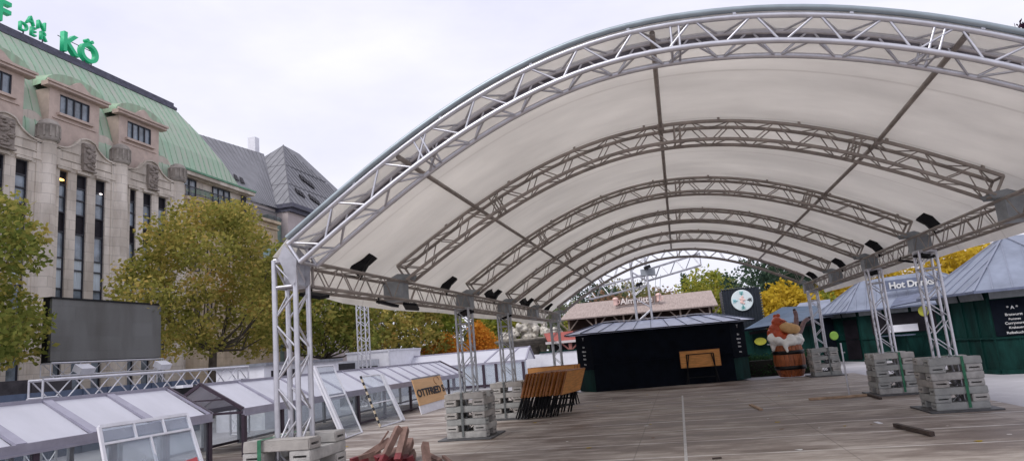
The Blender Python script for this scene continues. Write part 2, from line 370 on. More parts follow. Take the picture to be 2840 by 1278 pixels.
# ---------------------------------------------------------------- ground and deck
def deck_material():
    m = bpy.data.materials.new('deck_boards'); m.use_nodes = True; n = m.node_tree; b = n.nodes['Principled BSDF']
    b.inputs['Roughness'].default_value = .72; b.inputs['Specular IOR Level'].default_value = .3
    nn, ll = n.nodes.new, n.links.new
    tc = nn('ShaderNodeTexCoord')
    def noise(scale, st, det=6, ro=.6):
        mp = nn('ShaderNodeMapping'); mp.inputs['Scale'].default_value = st; z = nn('ShaderNodeTexNoise')
        z.inputs['Scale'].default_value = scale; z.inputs['Detail'].default_value = det; z.inputs['Roughness'].default_value = ro
        ll(tc.outputs['Object'], mp.inputs[0]); ll(mp.outputs[0], z.inputs['Vector']); return z.outputs[0]
    def ramp(src, p0, c0, p1, c1):
        r = nn('ShaderNodeValToRGB'); r.color_ramp.elements[0].position = p0; r.color_ramp.elements[0].color = (*c0, 1)
        r.color_ramp.elements[1].position = p1; r.color_ramp.elements[1].color = (*c1, 1); ll(src, r.inputs[0]); return r.outputs[0]
    def mix(f, a, c, mode='MIX'):
        x = nn('ShaderNodeMix'); x.data_type = 'RGBA'; x.blend_type = mode
        if isinstance(f, float): x.inputs[0].default_value = f
        else: ll(f, x.inputs[0])
        ll(a, x.inputs[6])
        if isinstance(c, tuple): x.inputs[7].default_value = (*c, 1)
        else: ll(c, x.inputs[7])
        return x.outputs[2]
    base = ramp(noise(3.2, (.45, 1.3, 1)), .3, (.33, .29, .26), .7, (.55, .50, .46))
    grain = ramp(noise(9, (.35, 5, 1), 5, .7), .35, (.66, .64, .62), .7, (1, 1, 1))
    c = mix(1.0, base, grain, 'MULTIPLY')
    wet = ramp(noise(.62, (.55, 1.5, 1), 8, .66), .47, (0, 0, 0), .57, (.92, .92, .92))
    c = mix(wet, c, (.135, .098, .078))
    wet2 = ramp(noise(2.1, (.4, 1.7, 1), 6, .7), .50, (0, 0, 0), .64, (.7, .7, .7))
    c = mix(wet2, c, (.19, .15, .13))
    sp = nn('ShaderNodeSeparateXYZ'); ll(tc.outputs['Object'], sp.inputs[0])
    def seam(pitch, off, width, src):
        a = nn('ShaderNodeMath'); a.operation = 'ADD'; a.inputs[1].default_value = off; ll(src, a.inputs[0])
        f = nn('ShaderNodeMath'); f.operation = 'PINGPONG'; f.inputs[1].default_value = pitch/2; ll(a.outputs[0], f.inputs[0])
        g = nn('ShaderNodeMath'); g.operation = 'LESS_THAN'; g.inputs[1].default_value = width; ll(f.outputs[0], g.inputs[0]); return g.outputs[0]
    br = ramp(noise(1.3, (1, 1, 1), 3), .35, (.3, .3, .3), .6, (.95, .95, .95))
    s1 = nn('ShaderNodeMath'); s1.operation = 'MULTIPLY'; ll(seam(1.45, .0, .028, sp.outputs['Y']), s1.inputs[0]); ll(br, s1.inputs[1])
    c = mix(s1.outputs[0], c, (.62, .59, .57))
    s2 = nn('ShaderNodeMath'); s2.operation = 'MULTIPLY'; ll(seam(2.9, 1.0, .010, sp.outputs['X']), s2.inputs[0]); s2.inputs[1].default_value = .35
    c = mix(s2.outputs[0], c, (.10, .085, .08))
    vo = nn('ShaderNodeTexVoronoi'); vo.inputs['Scale'].default_value = 1.15; ll(tc.outputs['Object'], vo.inputs['Vector'])
    lt = nn('ShaderNodeMath'); lt.operation = 'LESS_THAN'; lt.inputs[1].default_value = .045; ll(vo.outputs['Distance'], lt.inputs[0])
    c = mix(lt.outputs[0], c, (.60, .57, .54))
    ll(c, b.inputs['Base Color'])
    rr = nn('ShaderNodeMapRange'); rr.inputs[3].default_value = .8; rr.inputs[4].default_value = .45; ll(wet, rr.inputs[0]); ll(rr.outputs[0], b.inputs['Roughness'])
    bp = nn('ShaderNodeBump'); bp.inputs['Strength'].default_value = .3; bp.inputs['Distance'].default_value = .01; ll(noise(40, (.3, 1, 1), 3), bp.inputs['Height']); ll(bp.outputs[0], b.inputs['Normal'])
    return m
m_deck = deck_material()
m_ground = mat('paving', (.36, .35, .37), .85, 0, .14, .8, .3, 30)
def sheet(name, x0, x1, y0, y1, z, m, th=.0):
    mb = MB()
    if th: mb.span((x0, y0, z-th), (x1, y1, z))
    else: mb.add([(x0,y0,z),(x1,y0,z),(x1,y1,z),(x0,y1,z)], [(0,1,2,3)])
    o = mb.build(name, m); return tag(o, kind='structure')
sheet('ground', -900, 900, -900, 900, -.07, m_ground)
dk = MB(); dk.add([(x,y,z) for z in (-.066, 0) for (x,y) in ((-12,-14),(5.6,-14),(5.6,18.35),(-12,18.35))], [(0,1,2,3),(4,5,6,7),(0,1,5,4),(1,2,6,5),(2,3,7,6),(3,0,4,7)])
tag(dk.build('wooden_deck', m_deck, base=(0,0,-.066)), kind='structure')
sm_ = MB(); sm_.span((-.27, 1.2, .001), (-.225, 13.6, .006)); tag(sm_.build('deck_seam', mat('pale_strip', (.46,.45,.44), .5, .2, .25, 9)), kind='structure')

# ---------------------------------------------------------------- arched event canopy
YA = [-.14, 3.21, 7.10, 10.73, 14.49, 18.96]
def zc(x):
    if x < 0: return 5.062-.0940*x*x+.000618*x**4
    return 5.062-.0811*x*x+.000468*x**4
def zf(x):
    if x < 0: return 5.162-.1054*x*x+.00078*x**4
    return 5.162-.0686*x*x-.00002*x**4
def zp(x, y):
    t = min(max((y+.27)/3.48, 0), 1); return zf(x)*(1-t)+zc(x)*t
CY = [-.06, 0, 6.65, 10.2, 0, 17.9]
XL, XR = -4.66, 4.60
NX = 40
XS = [XL+(XR-XL)*i/NX for i in range(NX+1)]
def nrm_at(x):
    e = .02; d = (zc(x+e)-zc(x-e))/(2*e); v = Vector((d, 0, -1)); return v.normalized()
tent = thing('arched_canopy', 'large white arched tent roof on aluminium lattice trusses and columns standing over the wooden deck', 'event canopy', (0, 9, 0))
# roof fabric: curved sheet with drooping side flaps
prof = [(-5.34, 2.70), (-5.30, 2.86), (-5.12, 3.02), (-4.9, zc(-4.9)+.03)]+[(x, zc(x)+.055) for x in XS]+[(4.85, zc(4.85)+.03), (5.05, 3.15), (5.22, 2.99), (5.26, 2.86)]
fb = MB(); ys = [-.29]; 
for a, b in zip(YA[:-1], YA[1:]): ys += [a+(b-a)*t for t in (.04, .25, .5, .75, .96)]
ys.append(19.1); ys = sorted(ys)
def sag(y):
    for a, b in zip(YA[:-1], YA[1:]):
        if a <= y <= b: t = (y-a)/(b-a); return .035*4*t*(1-t)
    return 0
for th in (0, .006):
    for i, y in enumerate(ys):
        for (x, z) in prof:
            zz = z-sag(y)*(1 if abs(x) < 4.8 else 0)+th+(zp(x, y)-zc(x) if abs(x) < 4.87 else 0)
            if abs(x) > 4.87:
                e = min(max((y-.5)/1.3, .0), 1)**.5; ln = 3.10 if x < 0 else 3.28+.2*max(0, 1-(y+.27)/3.48); sg = -1 if x < 0 else 1
                zz = ln+(zz-ln)*e+.05*math.sin(y*1.1)*(abs(x)-4.9); x = sg*(4.87+(abs(x)-4.87)*e)
            fb.v.append((x, y, zz))
n = len(prof); m_ = len(ys)
for th in (0, 1):
    o = th*n*m_
    for i in range(m_-1):
        for j in range(n-1): fb.f.append((o+i*n+j, o+i*n+j+1, o+(i+1)*n+j+1, o+(i+1)*n+j)); fb.m.append(0); fb.sm.append(True)
fb.build('roof_fabric', m_fab, tent)
# grey crumpled keder flap hanging behind the first arch
fl = MB(); k0 = []
for th in (0, 1):
    for i, x in enumerate(XS):
        z = zp(x, .25)+.0; q = .02*math.sin(i*2.3)+.015*math.sin(i*5.1)
        for (yy, dz) in ((.12, 0.03), (.15, -.02+q*.5), (.20, -.055+q*.8)): fl.v.append((x, yy+th*.008, z+dz))
for i in range(len(XS)-1):
    for j in range(2):
        a = i*3+j; fl.f.append((a, a+1, a+4, a+3)); fl.m.append(0); fl.sm.append(True)
fl.build('edge_flap', mat('grey_flap', (.16, .155, .18), .8, 0, .4, 6, .6, 12), tent)
for i, y in enumerate(YA):
    mb = MB(); lit = i in (0,)
    zq = zf if i == 0 else zc; TW = .40 if i == 0 else .34
    truss(mb, [(x, y-.13, zq(x)) for x in XS], (0, 1, 0), lambda k: nrm_at(XS[k]), TW, .29, .034 if i == 0 else .029, .014 if i == 0 else .010, .34, 8)
    for x in (-2.9, 0.25, 2.85):                # bolted section joints
        for dx in (-.045, .045):
            for a, b in ():
                pass
            p = Vector((x+dx, y-.13, zq(x+dx))); nn_ = nrm_at(x+dx)*.29
            mb.tube(p, p+nn_, .014, 6); mb.tube(p+Vector((0,TW,0)), p+nn_+Vector((0,TW,0)), .014, 6); mb.tube(p+nn_, p+nn_+Vector((0,TW,0)), .014, 6)
    for k in range(4, NX, 5):                    # clamps holding the keder pipe
        x = XS[k]; mb.bar((x, y-.135, zq(x)-.02), (x, y-.14, zq(x)+.085), .035, .035)
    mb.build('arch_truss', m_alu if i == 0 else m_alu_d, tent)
pp = MB(); pp.path([(x, -.29, zf(x)+.078) for x in XS], .036, 8); pp.build('edge_pipe', mat('pipe_grey', (.30, .35, .38), .4, .5), tent)
pp = MB(); pp.path([(x, 19.1, zc(x)+.065) for x in XS], .03, 8); pp.build('edge_pipe', m_alu_d, tent)
for x in (-3.175, 0, 3.088):
    mb = MB(); mb.tube((x, -.2, zf(x)-.03), (x, 3.21, zc(x)-.03), .032, 8); mb.tube((x, 3.21, zc(x)-.03), (x, 18.96, zc(x)-.03), .032, 8)
    for y in YA[1:]: mb.box((x, y-.16, zc(x)-.03), (.10, .08, .09))
    mb.build('purlin', m_alu_d, tent)
m_bracket = mat('bracket_grey', (.36, .36, .39), .45, .5, .2, 4)
BZ = {-1: (2.74, 3.05), 1: (2.93, 3.24)}; BX = {-1: -4.76, 1: 4.70}
for s in (-1, 1):
    z0, z1 = BZ[s]; x = BX[s]
    mb = MB()
    truss(mb, [(x-s*.15, .2, z1), (x-s*.15, 18.9, z1)], (s, 0, 0), lambda k: (0, 0, -1), .30, z1-z0, .026, .0095, .36, 8)
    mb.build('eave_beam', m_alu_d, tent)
    for i, y in enumerate(YA):                   # sleeve blocks and gusset plates at every arch foot
        mb = MB()
        if i:
            mb.span((x-.162, y-.165, z0-.02), (x+.162, y+.165, z1+.02))
            tri = [(x+s*.15, z1+.02), (x-s*.30, z1+.02), (x-s*.34, z1+.10), (x-s*.10, z1+.13)]
            for yy in (y-.150, y+.142): mb.slab([(a, yy, b) for a, b in tri], .008, (0, -1, 0))
        else:
            mb.span((x-.15, y+.150, z0), (x+.15, y+.27, z1+.0))
            tri = [(x+s*.02, z1+.02), (x-s*.155, z0-.03), (x-s*.21, z0+.02), (x-s*.23, z1-.02), (x-s*.06, z1+.19)]
            for yy in (y-.165, y+.157): mb.slab([(a, yy, b) for a, b in tri], .008, (0, -1, 0))
        mb.build('corner_plate', m_bracket if i == 0 else m_steel, tent)
    for i in (0, 2, 3, 5):
        y = CY[i]; x = BX[s]*.98 if i else BX[s]; mb = MB(); h = z0 if i else z1+.02
        zs = [.05+(h-.05)*k/8 for k in range(9)]
        truss(mb, [(x-.145, y-.145, z) for z in zs], (1, 0, 0), lambda k: (0, 1, 0), .29, .29, .034 if i == 0 else .027, .014 if i == 0 else .011, .40 if i == 0 else .33, 8, True)
        mb.box((x, y, .045), (.42, .42, .012))
        for zz in (h-.02, h-.34): 
            for a, b in (((-1,-1),(1,-1)),((1,-1),(1,1)),((1,1),(-1,1)),((-1,1),(-1,-1))): mb.tube((x+a[0]*.145, y+a[1]*.145, zz), (x+b[0]*.145, y+b[1]*.145, zz), .019, 6)
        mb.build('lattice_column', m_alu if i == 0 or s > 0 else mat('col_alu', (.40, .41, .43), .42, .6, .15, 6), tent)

# ---------------------------------------------------------------- ballast blocks under the columns
def block_mesh():
    bm = bmesh.new(); bmesh.ops.create_cube(bm, size=1)
    for v in bm.verts: v.co = Vector((v.co.x*.86, v.co.y*.27, v.co.z*.126))
    bmesh.ops.bevel(bm, geom=list(bm.edges), offset=.010, segments=2, affect='EDGES')
    bm.faces.ensure_lookup_table()
    for sx in (-1, 1):
        bm.normal_update(); f = max(bm.faces, key=lambda f: f.normal.x*sx+f.calc_area())
        bmesh.ops.inset_region(bm, faces=[f], thickness=.040, use_even_offset=True)
        r = bmesh.ops.extrude_face_region(bm, geom=[f]); vs_ = [g for g in r['geom'] if isinstance(g, bmesh.types.BMVert)]
        bmesh.ops.translate(bm, verts=vs_, vec=(-sx*.11, 0, 0)); bmesh.ops.delete(bm, geom=[f], context='FACES_ONLY')
    me = bpy.data.meshes.new('ballast_block'); bm.to_mesh(me); bm.free(); me.materials.append(m_conc); return me
BLK = [block_mesh()]
for k in range(3):
    b2 = BLK[0].copy(); rr_ = random.Random(k)
    for v in b2.vertices: v.co += Vector((rr_.uniform(-1,1), rr_.uniform(-1,1), rr_.uniform(-1,1)))*.0035
    mm = m_conc.copy(); c_ = (.33,.335,.325) if k == 0 else ((.41,.395,.375) if k == 1 else (.35,.33,.31))
    e_ = [x for x in mm.node_tree.nodes if x.type == 'VALTORGB'][0].color_ramp.elements
    e_[0].color = (*[c*.85 for c in c_], 1); e_[1].color = (*[min(1, c*1.15) for c in c_], 1)
    b2.materials.clear(); b2.materials.append(mm); BLK.append(b2)
ORD = ['bottom', 'second', 'third', 'fourth', 'fifth', 'sixth', 'top']
STK = [(-1, 0, 'the front left column beside the glass shelters', 7), (-1, 2, 'the left column in front of the stacked tables', 7),
       (-1, 3, 'the left column behind the stacked folding tables', 7), (-1, 5, 'the rearmost left column by the dark bar hut', 7),
       (1, 2, 'the nearest right column', 7), (1, 3, 'the middle right column', 7), (1, 5, 'the rearmost right column beside the barrel', 7)]
SHORT = {(-1,0): 'round the front left column', (-1,2): 'round the left column before the tables', (-1,3): 'round the left column behind the tables', (-1,5): 'round the rearmost left column', (1,2): 'round the nearest right column', (1,3): 'round the middle right column', (1,5): 'round the right column beside the barrel'}
m_plate = mat('base_plate', (.10, .10, .105), .6, .3, .3, 5)
for s, i, where, nl in STK:
    x, y = (BX[s]*.98 if i else BX[s]), CY[i]; rs = random.Random(i*10+s)
    mb = MB(); mb.span((x-.58, y-.58, .004), (x+.58, y+.58, .030))
    tag(mb.build('base_plate', m_plate), 'dark steel plate under the blocks '+SHORT[(s,i)], 'base plate', 'base plates under the ballast stacks')
    for l in range(nl):
        zz = .030+.130*(l+.5)
        for k in (-1, 1):
            o = bpy.data.objects.new('ballast_block', rs.choice(BLK)); C.objects.link(o)
            j = lambda: rs.uniform(-.014, .014)
            if l % 2 == 0: o.location = (x+j(), y+k*.295+j(), zz); a = j()*.8; side = 'front' if k < 0 else 'rear'
            else: o.location = (x+k*.295+j(), y+j(), zz); a = PI/2+j()*.8; side = 'left' if k < 0 else 'right'
            o.rotation_euler = (0, 0, a)
            lay = ORD[l] if l < nl-1 else 'top'
            tag(o, f'{side} concrete block in the {lay} layer up, {SHORT[(s,i)]}'.replace('top layer up', 'top layer').replace('bottom layer up', 'bottom layer'), 'concrete block', 'concrete ballast blocks stacked round the columns')
    gh = .030+.130*nl
    mb = MB(); xx = x+(.10 if s > 0 else -.06); ff = y-.45
    if i == 0: xx = x-.20
    for (p, q) in (((xx, ff, .06), (xx+.01, ff, gh+.012)), ((xx+.01, ff, gh+.012), (xx+.01, y+.45, gh+.012))):
        mb.bar(p, q, .048 if abs(q[2]-p[2]) > .1 else .048, .004, (0, 1, 0) if abs(q[2]-p[2]) > .1 else (0, 0, 1))
    green = s > 0 and i != 5 or i == 0
    tag(mb.build('ratchet_strap', m_strap if green else m_strapg), ('green' if green else 'grey')+' strap over the blocks '+SHORT[(s,i)], 'strap', 'lashing straps round the ballast stacks')
# ---------------------------------------------------------------- floodlights on the beams
def flood(tilt):
    t = thing('floodlight', 'x', 'floodlight', (0,0,0), 0, 'black floodlights clamped on the eave beams')
    R = Euler((0, tilt, 0)).to_matrix()
    mb = MB(); mb.box(R @ Vector((-.09, 0, .0)), (.22, .21, .17), R); mb.build('lamp_body', m_black, t)
    mb = MB(); q = [(.0, .075), (.16, .15)]
    a = [Vector((0, sy*.11, sz*.09)) for sy, sz in ((-1,-1),(1,-1),(1,1),(-1,1))]; b = [Vector((.15, sy*.16, sz*.13)) for sy, sz in ((-1,-1),(1,-1),(1,1),(-1,1))]
    vs_ = [R @ v for v in a+b]; mb.add(vs_, [(0,1,5,4),(1,2,6,5),(2,3,7,6),(3,0,4,7),(0,3,2,1)])
    mb.build('lamp_hood', m_black, t)
    mb = MB(); mb.box(R @ Vector((.140, 0, 0)), (.006, .29, .235), R); mb.build('lamp_glass', m_lens, t)
    mb = MB(); mb.bar((-.05, -.10, -.02), (-.05, -.10, -.2), .03, .008); mb.bar((-.05, .10, -.02), (-.05, .10, -.2), .03, .008); mb.bar((-.05, -.10, -.2), (-.05, .10, -.2), .03, .008); mb.tube((-.05, 0, -.2), (-.05, 0, -.26), .02); mb.build('bracket', m_black, t)
    return t
fl0 = flood(-1.0)
spots = [(-1, 1.92, 'second lamp from the front column, upturned square lens on the left beam', 1.0), (-1, 5.95, 'upturned lamp on the left beam before the second column', .95), (-1, 9.05, 'lamp turned away on the left beam above the stacked tables', .8),
         (-1, 9.75, 'lamp just behind its twin on the left beam above the stacked tables', .9), (-1, 13.0, 'smaller lamp turned away on the left beam past the tables', .85), (-1, 13.9, 'lamp by the fifth arch foot on the left beam', .9), (-1, 17.3, 'rearmost lamp on the left beam above the dark hut', .9),
         (1, 6.35, 'nearest lamp on the right beam by the nearest right column', .95), (1, 9.95, 'lamp on the right beam by the middle right column', 1.), (1, 13.7, 'lamp on the right beam by the fifth arch foot', 1.), (1, 17.8, 'rearmost lamp on the right beam above the barrel', .95)]
for k, (s, y, lab, sc) in enumerate(spots):
    o = fl0 if k == 0 else dup(fl0)
    o.location = (BX[s]-s*.02, y, BZ[s][1]+.22); o.rotation_euler = (0, 0, [.25, .3, 2.6, .1, 2.7, .2, .3, 2.9, 2.8, 2.9, 2.8][k]); o.scale = (sc*1.08, sc*1.08, sc*1.08)
    o['label'] = 'black floodlight, '+lab
# flat lamps hung under the beams
fu = thing('hanging_lamp', 'x', 'floodlight', (0,0,0), 0, 'flat lamps hung under the eave beams')
mb = MB(); mb.box((0,0,-.05), (.30, .24, .045), Euler((.15, .25, 0)).to_matrix()); mb.build('lamp_panel', m_black, fu)
mb = MB(); mb.bar((-.1, .1, -.04), (-.1, .1, .07), .02, .01); mb.build('lamp_clamp', m_black, fu)
for k, (s, y, lab) in enumerate(((-1, .28, 'beside the front left column'), (-1, 2.55, 'left of the second arch foot'), (-1, 3.55, 'behind the second left arch foot'), (-1, 6.7, 'just before the second left column'), (-1, 10.3, 'beside the left column behind the tables'), (1, 10.2, 'beside the middle right column'), (1, 6.6, 'beside the nearest right column'), (1, 7.55, 'just behind the nearest right column'))):
    o = fu if k == 0 else dup(fu)
    o.location = (BX[s]-s*.12, y, BZ[s][0]-.05); o.rotation_euler = (0, 0, k*.9); o['label'] = 'flat black lamp hung under the eave beam '+lab

# ---------------------------------------------------------------- department store on the left
store = thing('department_store', 'sandstone department store with tall narrow windows, dormers and a green copper mansard roof', 'building', (-32, 20, 0))
COLS = [9.65, 14.25, 18.88, 23.50, 28.10]
def window_piece(y0, y1, z0, z1, x, parent, kind='tall', n=4):
    """one window: frame part with panes below it"""
    mb = MB(); f = .05
    mb.span((x-.02, y0, z0), (x+.06, y0+f, z1)); mb.span((x-.02, y1-f, z0), (x+.06, y1, z1))
    mb.span((x-.02, y0+f, z1-f), (x+.06, y1-f, z1)); mb.span((x-.02, y0+f, z0), (x+.06, y1-f, z0+f))
    if kind == 'tall':
        for zz in (12.2, 11.55, 10.75, 9.72, 8.38, 7.8, 6.8, 5.2, 4.0): mb.span((x-.015, y0+f, zz-.035), (x+.05, y1-f, zz+.035))
    else:
        for k in range(1, n): yy = y0+(y1-y0)*k/n; mb.span((x-.015, yy-.03, z0+f), (x+.05, yy+.03, z1-f))
    wn = mb.build('window', m_frame, parent)
    def pane(nm, a, b, m):
        q = MB(); q.span((x-.05, y0+.01, a), (x-.021, y1-.01, b)); q.build(nm, m, wn)
    if kind == 'tall':
        pane('dark_pane', 12.2, z1, m_windark); pane('pane', 10.75, 12.2, m_winglass); pane('spandrel', 9.72, 10.75, m_windark)
        pane('pane', 8.38, 9.72, m_winglass); pane('curtain', 6.8, 8.38, m_curtain); pane('pane', z0, 6.8, m_winglass)
    else: pane('pane', z0, z1, m_winglass)
    return wn
m_copper = mat('copper_patina', (.46, .47, .40), .75, 0, .0, 1.3, .25, 9, col2=(.33, .50, .36), stretch=(1, 2.2, .22), detail=10)
m_copper_d = mat('copper_streaked', (.30, .33, .25), .7, 0, .0, 1.1, .25, 9, col2=(.36, .55, .38), stretch=(1, 2.6, .5), detail=8)
m_slate = mat('grey_standing_seam', (.20, .20, .215), .6, .1, .16, 1.1, .2, 10, stretch=(1, 1, .4))
m_batten = mat('roof_batten', (.105, .105, .12), .6, .1, .1, 3)
m_copbat = mat('copper_batten', (.27, .42, .29), .7, 0, .2, 3)
m_capdark = mat('ridge_cap', (.085, .085, .12), .6, .1, .3, 3)
m_warm = emis(mat('warm_lamp', (.9, .6, .2), .5), (1, .55, .15), 2.2)
m_cool = emis(mat('cool_lamp', (.9, .8, .8), .5), (1, .9, .85), 1.5)
wall = MB()
wall.span((-33.6, 2, -.07), (-30.65, 28.45, 13.0))          # core behind the windows
wall.span((-30.65, 2, 12.93), (-30.02, 28.45, 13.45))       # band over the windows
bays = [(a+b)/2 for a, b in zip(COLS[:-1], COLS[1:])]
WIN = []
for c in bays:
    ws = [(c-1.72, c-1.10), (c-.56, c+.10), (c+.65, c+1.31)]
    ws = [(c-1.75, c-1.13), (c-.58, c+.08), (c+.63, c+1.29)]
    WIN.append(ws); edges = [c-2.3]+[e for q in ws for e in q]+[c+2.3]
    for k in range(0, len(edges), 2): wall.span((-30.65, edges[k], -.07), (-30.05, edges[k+1], 12.93))
wall.build('wall', m_stone, store)
for bi, ws in enumerate(WIN):
    for wi, (a, b) in enumerate(ws):
        if bi == 0: continue
        wn = window_piece(a, b, .8, 12.93, -30.20, store)
        if (bi, wi) == (2, 0): q = MB(); q.ball((-30.14, (a+b)/2, 12.45), (.05, .20, .07)); q.build('ceiling_lamp', m_warm, wn)
        if (bi, wi) == (2, 2): q = MB(); q.ball((-30.14, (a+b)/2+.1, 12.2), (.04, .11, .05)); q.build('ceiling_lamp', m_cool, wn)
for bi, c in enumerate(bays):                      # lintels
    mb = MB()
    for (a, b) in WIN[bi]: mb.span((-30.05, a-.1, 12.95), (-29.90, b+.1, 13.08))
    mb.span((-30.02, c-1.9, 13.12), (-29.95, c+1.9, 13.22))
    mb.build('lintel', m_stone, store)
    # parapet with swooping top
    pts = [];
    for k in range(25):
        u = -1.95+3.9*k/24; au = abs(u)
        z = 14.82+.16*math.cos(au/.55*PI/2) if au < .55 else 14.82-.62*math.sin(min(1, (au-.55)/1.0)*PI/2)
        if au >= .55: z = 14.72-.60*(1-(1-min(1, (au-.55)/1.1))**2)
        pts.append((c+u, z))
    poly = [(-30.06, y, z) for y, z in pts]+[(-30.06, c+1.95, 13.45), (-30.06, c-1.95, 13.45)]
    mb = MB(); mb.slab(poly, .35, (1, 0, 0))
    for i in range(24):                            # moulding along the swoop
        mb.bar((-30.03, pts[i][0], pts[i][1]+.03), (-30.03, pts[i+1][0], pts[i+1][1]+.03), .14, .07)
    mb.span((-30.05, c-1.9, 14.0), (-30.0, c-.45, 14.05)); mb.span((-30.05, c+.45, 14.0), (-30.0, c+1.9, 14.05))
    mb.span((-30.05, c-1.9, 13.52), (-30.01, c+1.9, 13.56))
    mb.build('parapet', m_stone, store)
    mb = MB(); rr = random.Random(bi)              # carved relief
    mb.span((-30.04, c-.36, 13.25), (-29.86, c+.36, 14.72))
    for k in range(26): mb.ball((-29.84, c+rr.uniform(-.28, .28), 13.35+1.3*k/26), (rr.uniform(.05, .12), rr.uniform(.08, .2), rr.uniform(.05, .12)), 8)
    mb.box((-29.9, c, 13.2), (.3, .8, .08)); mb.build('carved_relief', m_stone_d if bi == 9 else mat('relief_stone', (.25, .215, .19), .95, 0, .25, 4, .6, 20), store)
    # dormer
    y0, y1 = c-1.62, c+1.58
    d = MB(); d.span((-31.0, y0, 14.0), (-30.9, y1, 16.25)); d.span((-31.0, y0, 16.25), (-30.9, c-.98, 17.62)); d.span((-31.0, c+.92, 16.25), (-30.9, y1, 17.62))
    d.span((-31.0, c-.98, 17.45), (-30.9, c+.92, 17.62)); d.span((-30.95, c-1.15, 16.2), (-30.72, c+1.1, 16.34)); d.span((-30.9, c-1.4, 15.98), (-30.84, c+1.35, 16.05))
    d.span((-33.2, y0, 14.0), (-31.0, y0+.3, 17.6)); d.span((-33.2, y1-.3, 14.0), (-31.0, y1, 17.6))
    w_ = [(-1.98, 17.62), (-1.98, 17.86), (-1.5, 17.9), (-.75, 17.96), (-.45, 18.12), (-.2, 18.34), (0, 18.42), (.2, 18.34), (.45, 18.12), (.75, 17.96), (1.5, 17.9), (1.95, 17.86), (1.95, 17.62)]
    d.slab([(-30.62, c+a, b) for a, b in w_], .45, (1, 0, 0)); d.span((-30.62, c-2.05, 17.80), (-30.52, c+2.02, 17.92)); d.span((-30.62, c-1.9, 17.64), (-30.56, c+1.9, 17.70))
    dm = d.build('dormer', mat('dormer_stone', (.50, .40, .345), .85, 0, .12, 2, .3, 20), store)
    wn = window_piece(c-.98, c+.92, 16.34, 17.45, -30.98, store, 'wide', 4)
    hr = MB(); nn_ = 14
    for xk in range(5):
        x = -30.85-xk*.75; sh = 1-.10*xk
        for k in range(nn_+1):
            a = PI*k/nn_; hr.v.append((x, c-math.cos(a)*1.95*sh, 17.75+.25*xk*.3+math.sin(a)**.9*(.92+.1*xk)))
    for xk in range(4):
        for k in range(nn_): a = xk*(nn_+1)+k; hr.f.append((a, a+1, a+nn_+2, a+nn_+1)); hr.m.append(0); hr.sm.append(True)
    hr.add([(-30.84, c-math.cos(PI*k/nn_)*1.95, 17.75+math.sin(PI*k/nn_)**.9*.92) for k in range(nn_+1)], [tuple(range(nn_+1))])
    hr.build('dormer_roof', m_copper_d, store)
for k, y in enumerate(COLS[1:]):                   # round engaged columns with dark crowned caps
    mb = MB(); mb.lathe((-30.2, y, 0), [(.50, -.07), (.50, 12.0), (.47, 12.02), (.47, 14.2), (.52, 14.28)], 20); mb.span((-30.3, y-.66, -.07), (-30.0, y+.66, 14.15)); mb.build('engaged_column', m_stone, store)
    mb = MB(); mb.lathe((-30.1, y, 14.2), [(.45, 0), (.53, .08), (.51, .2), (.51, .80), (.56, .84), (.50, .92), (.42, 1.08), (.22, 1.2), (.02, 1.24)], 20)
    for j in range(12): a = 2*PI*j/12; mb.box((-30.1+.52*math.cos(a), y+.52*math.sin(a), 14.7), (.09, .09, .58), Euler((0, 0, a)).to_matrix())
    mb.build('column_cap', m_stone_d, store)
    mb = MB(); pts = [(-31.25, y+.85*math.cos(PI-PI*j/12)-.0, 15.35+.80*math.sin(PI*j/12)) for j in range(13)]
    mb.slab(pts+[(-31.25, y+.85, 13.9), (-31.25, y-.85, 13.9)], 1.2, (1, 0, 0)); mb.span((-31.25, y-.5, 14.2), (-31.2, y-.38, 15.5))
    mb.build('attic_block', m_stone, store)
# near-black box painting the shade of the gutter recess behind the parapet
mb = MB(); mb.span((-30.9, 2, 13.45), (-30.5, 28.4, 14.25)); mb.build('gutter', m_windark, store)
# mansard roof: sloped copper sheets with battens, hipped at the far end
def slope(u, y0=2, y1=36.35): pass
rf = MB(); rp = [(-31.05, 14.2), (-31.2, 15.5), (-31.8, 17.5), (-32.8, 19.5), (-34.0, 21.35)]; ye = [36.9, 36.45, 35.0, 33.6, 32.35]
seg = 30
for (x, z), e in zip(rp, ye):
    for k in range(seg+1): rf.v.append((x, 2+(e-2)*k/seg, z))
for i in range(len(rp)-1):
    for k in range(seg): a = i*(seg+1)+k; rf.f.append((a, a+1, a+seg+2, a+seg+1)); rf.m.append(0); rf.sm.append(False)
bo = len(rf.v); rf.add([(-31.05, 36.9, 14.2), (-31.2, 36.45, 15.5), (-31.8, 35.0, 17.5), (-32.8, 33.6, 19.5), (-34.0, 32.35, 21.35), (-38, 32.35, 21.35), (-38, 36.9, 14.2)], [(0,1,2,3,4,5,6)])
rf.build('mansard_roof', m_copper, store)
mb = MB(); k = 0
for j in range(62):
    y = 2.3+j*.56
    pts = []
    for i in range(len(rp)-1):
        y_ = y
        if y_ > ye[i]: break
        a = Vector((rp[i][0], y_, rp[i][1])); b = Vector((rp[i+1][0], y_, rp[i+1][1]))
        if y_ > ye[i+1]: t = (ye[i]-y_)/(ye[i]-ye[i+1]); b = a.lerp(b, t)
        mb.bar(a, b, .04, .05, (0, 1, 0))
mb.build('roof_battens', m_copbat, store)
mb = MB(); mb.span((-38, 2, 21.22), (-33.85, 32.5, 21.42)); mb.span((-38, 2, 21.42), (-34.05, 32.4, 21.78)); mb.span((-34.0, 2, 21.45), (-33.95, 32.4, 21.50)); mb.build('ridge_cap', m_capdark, store)
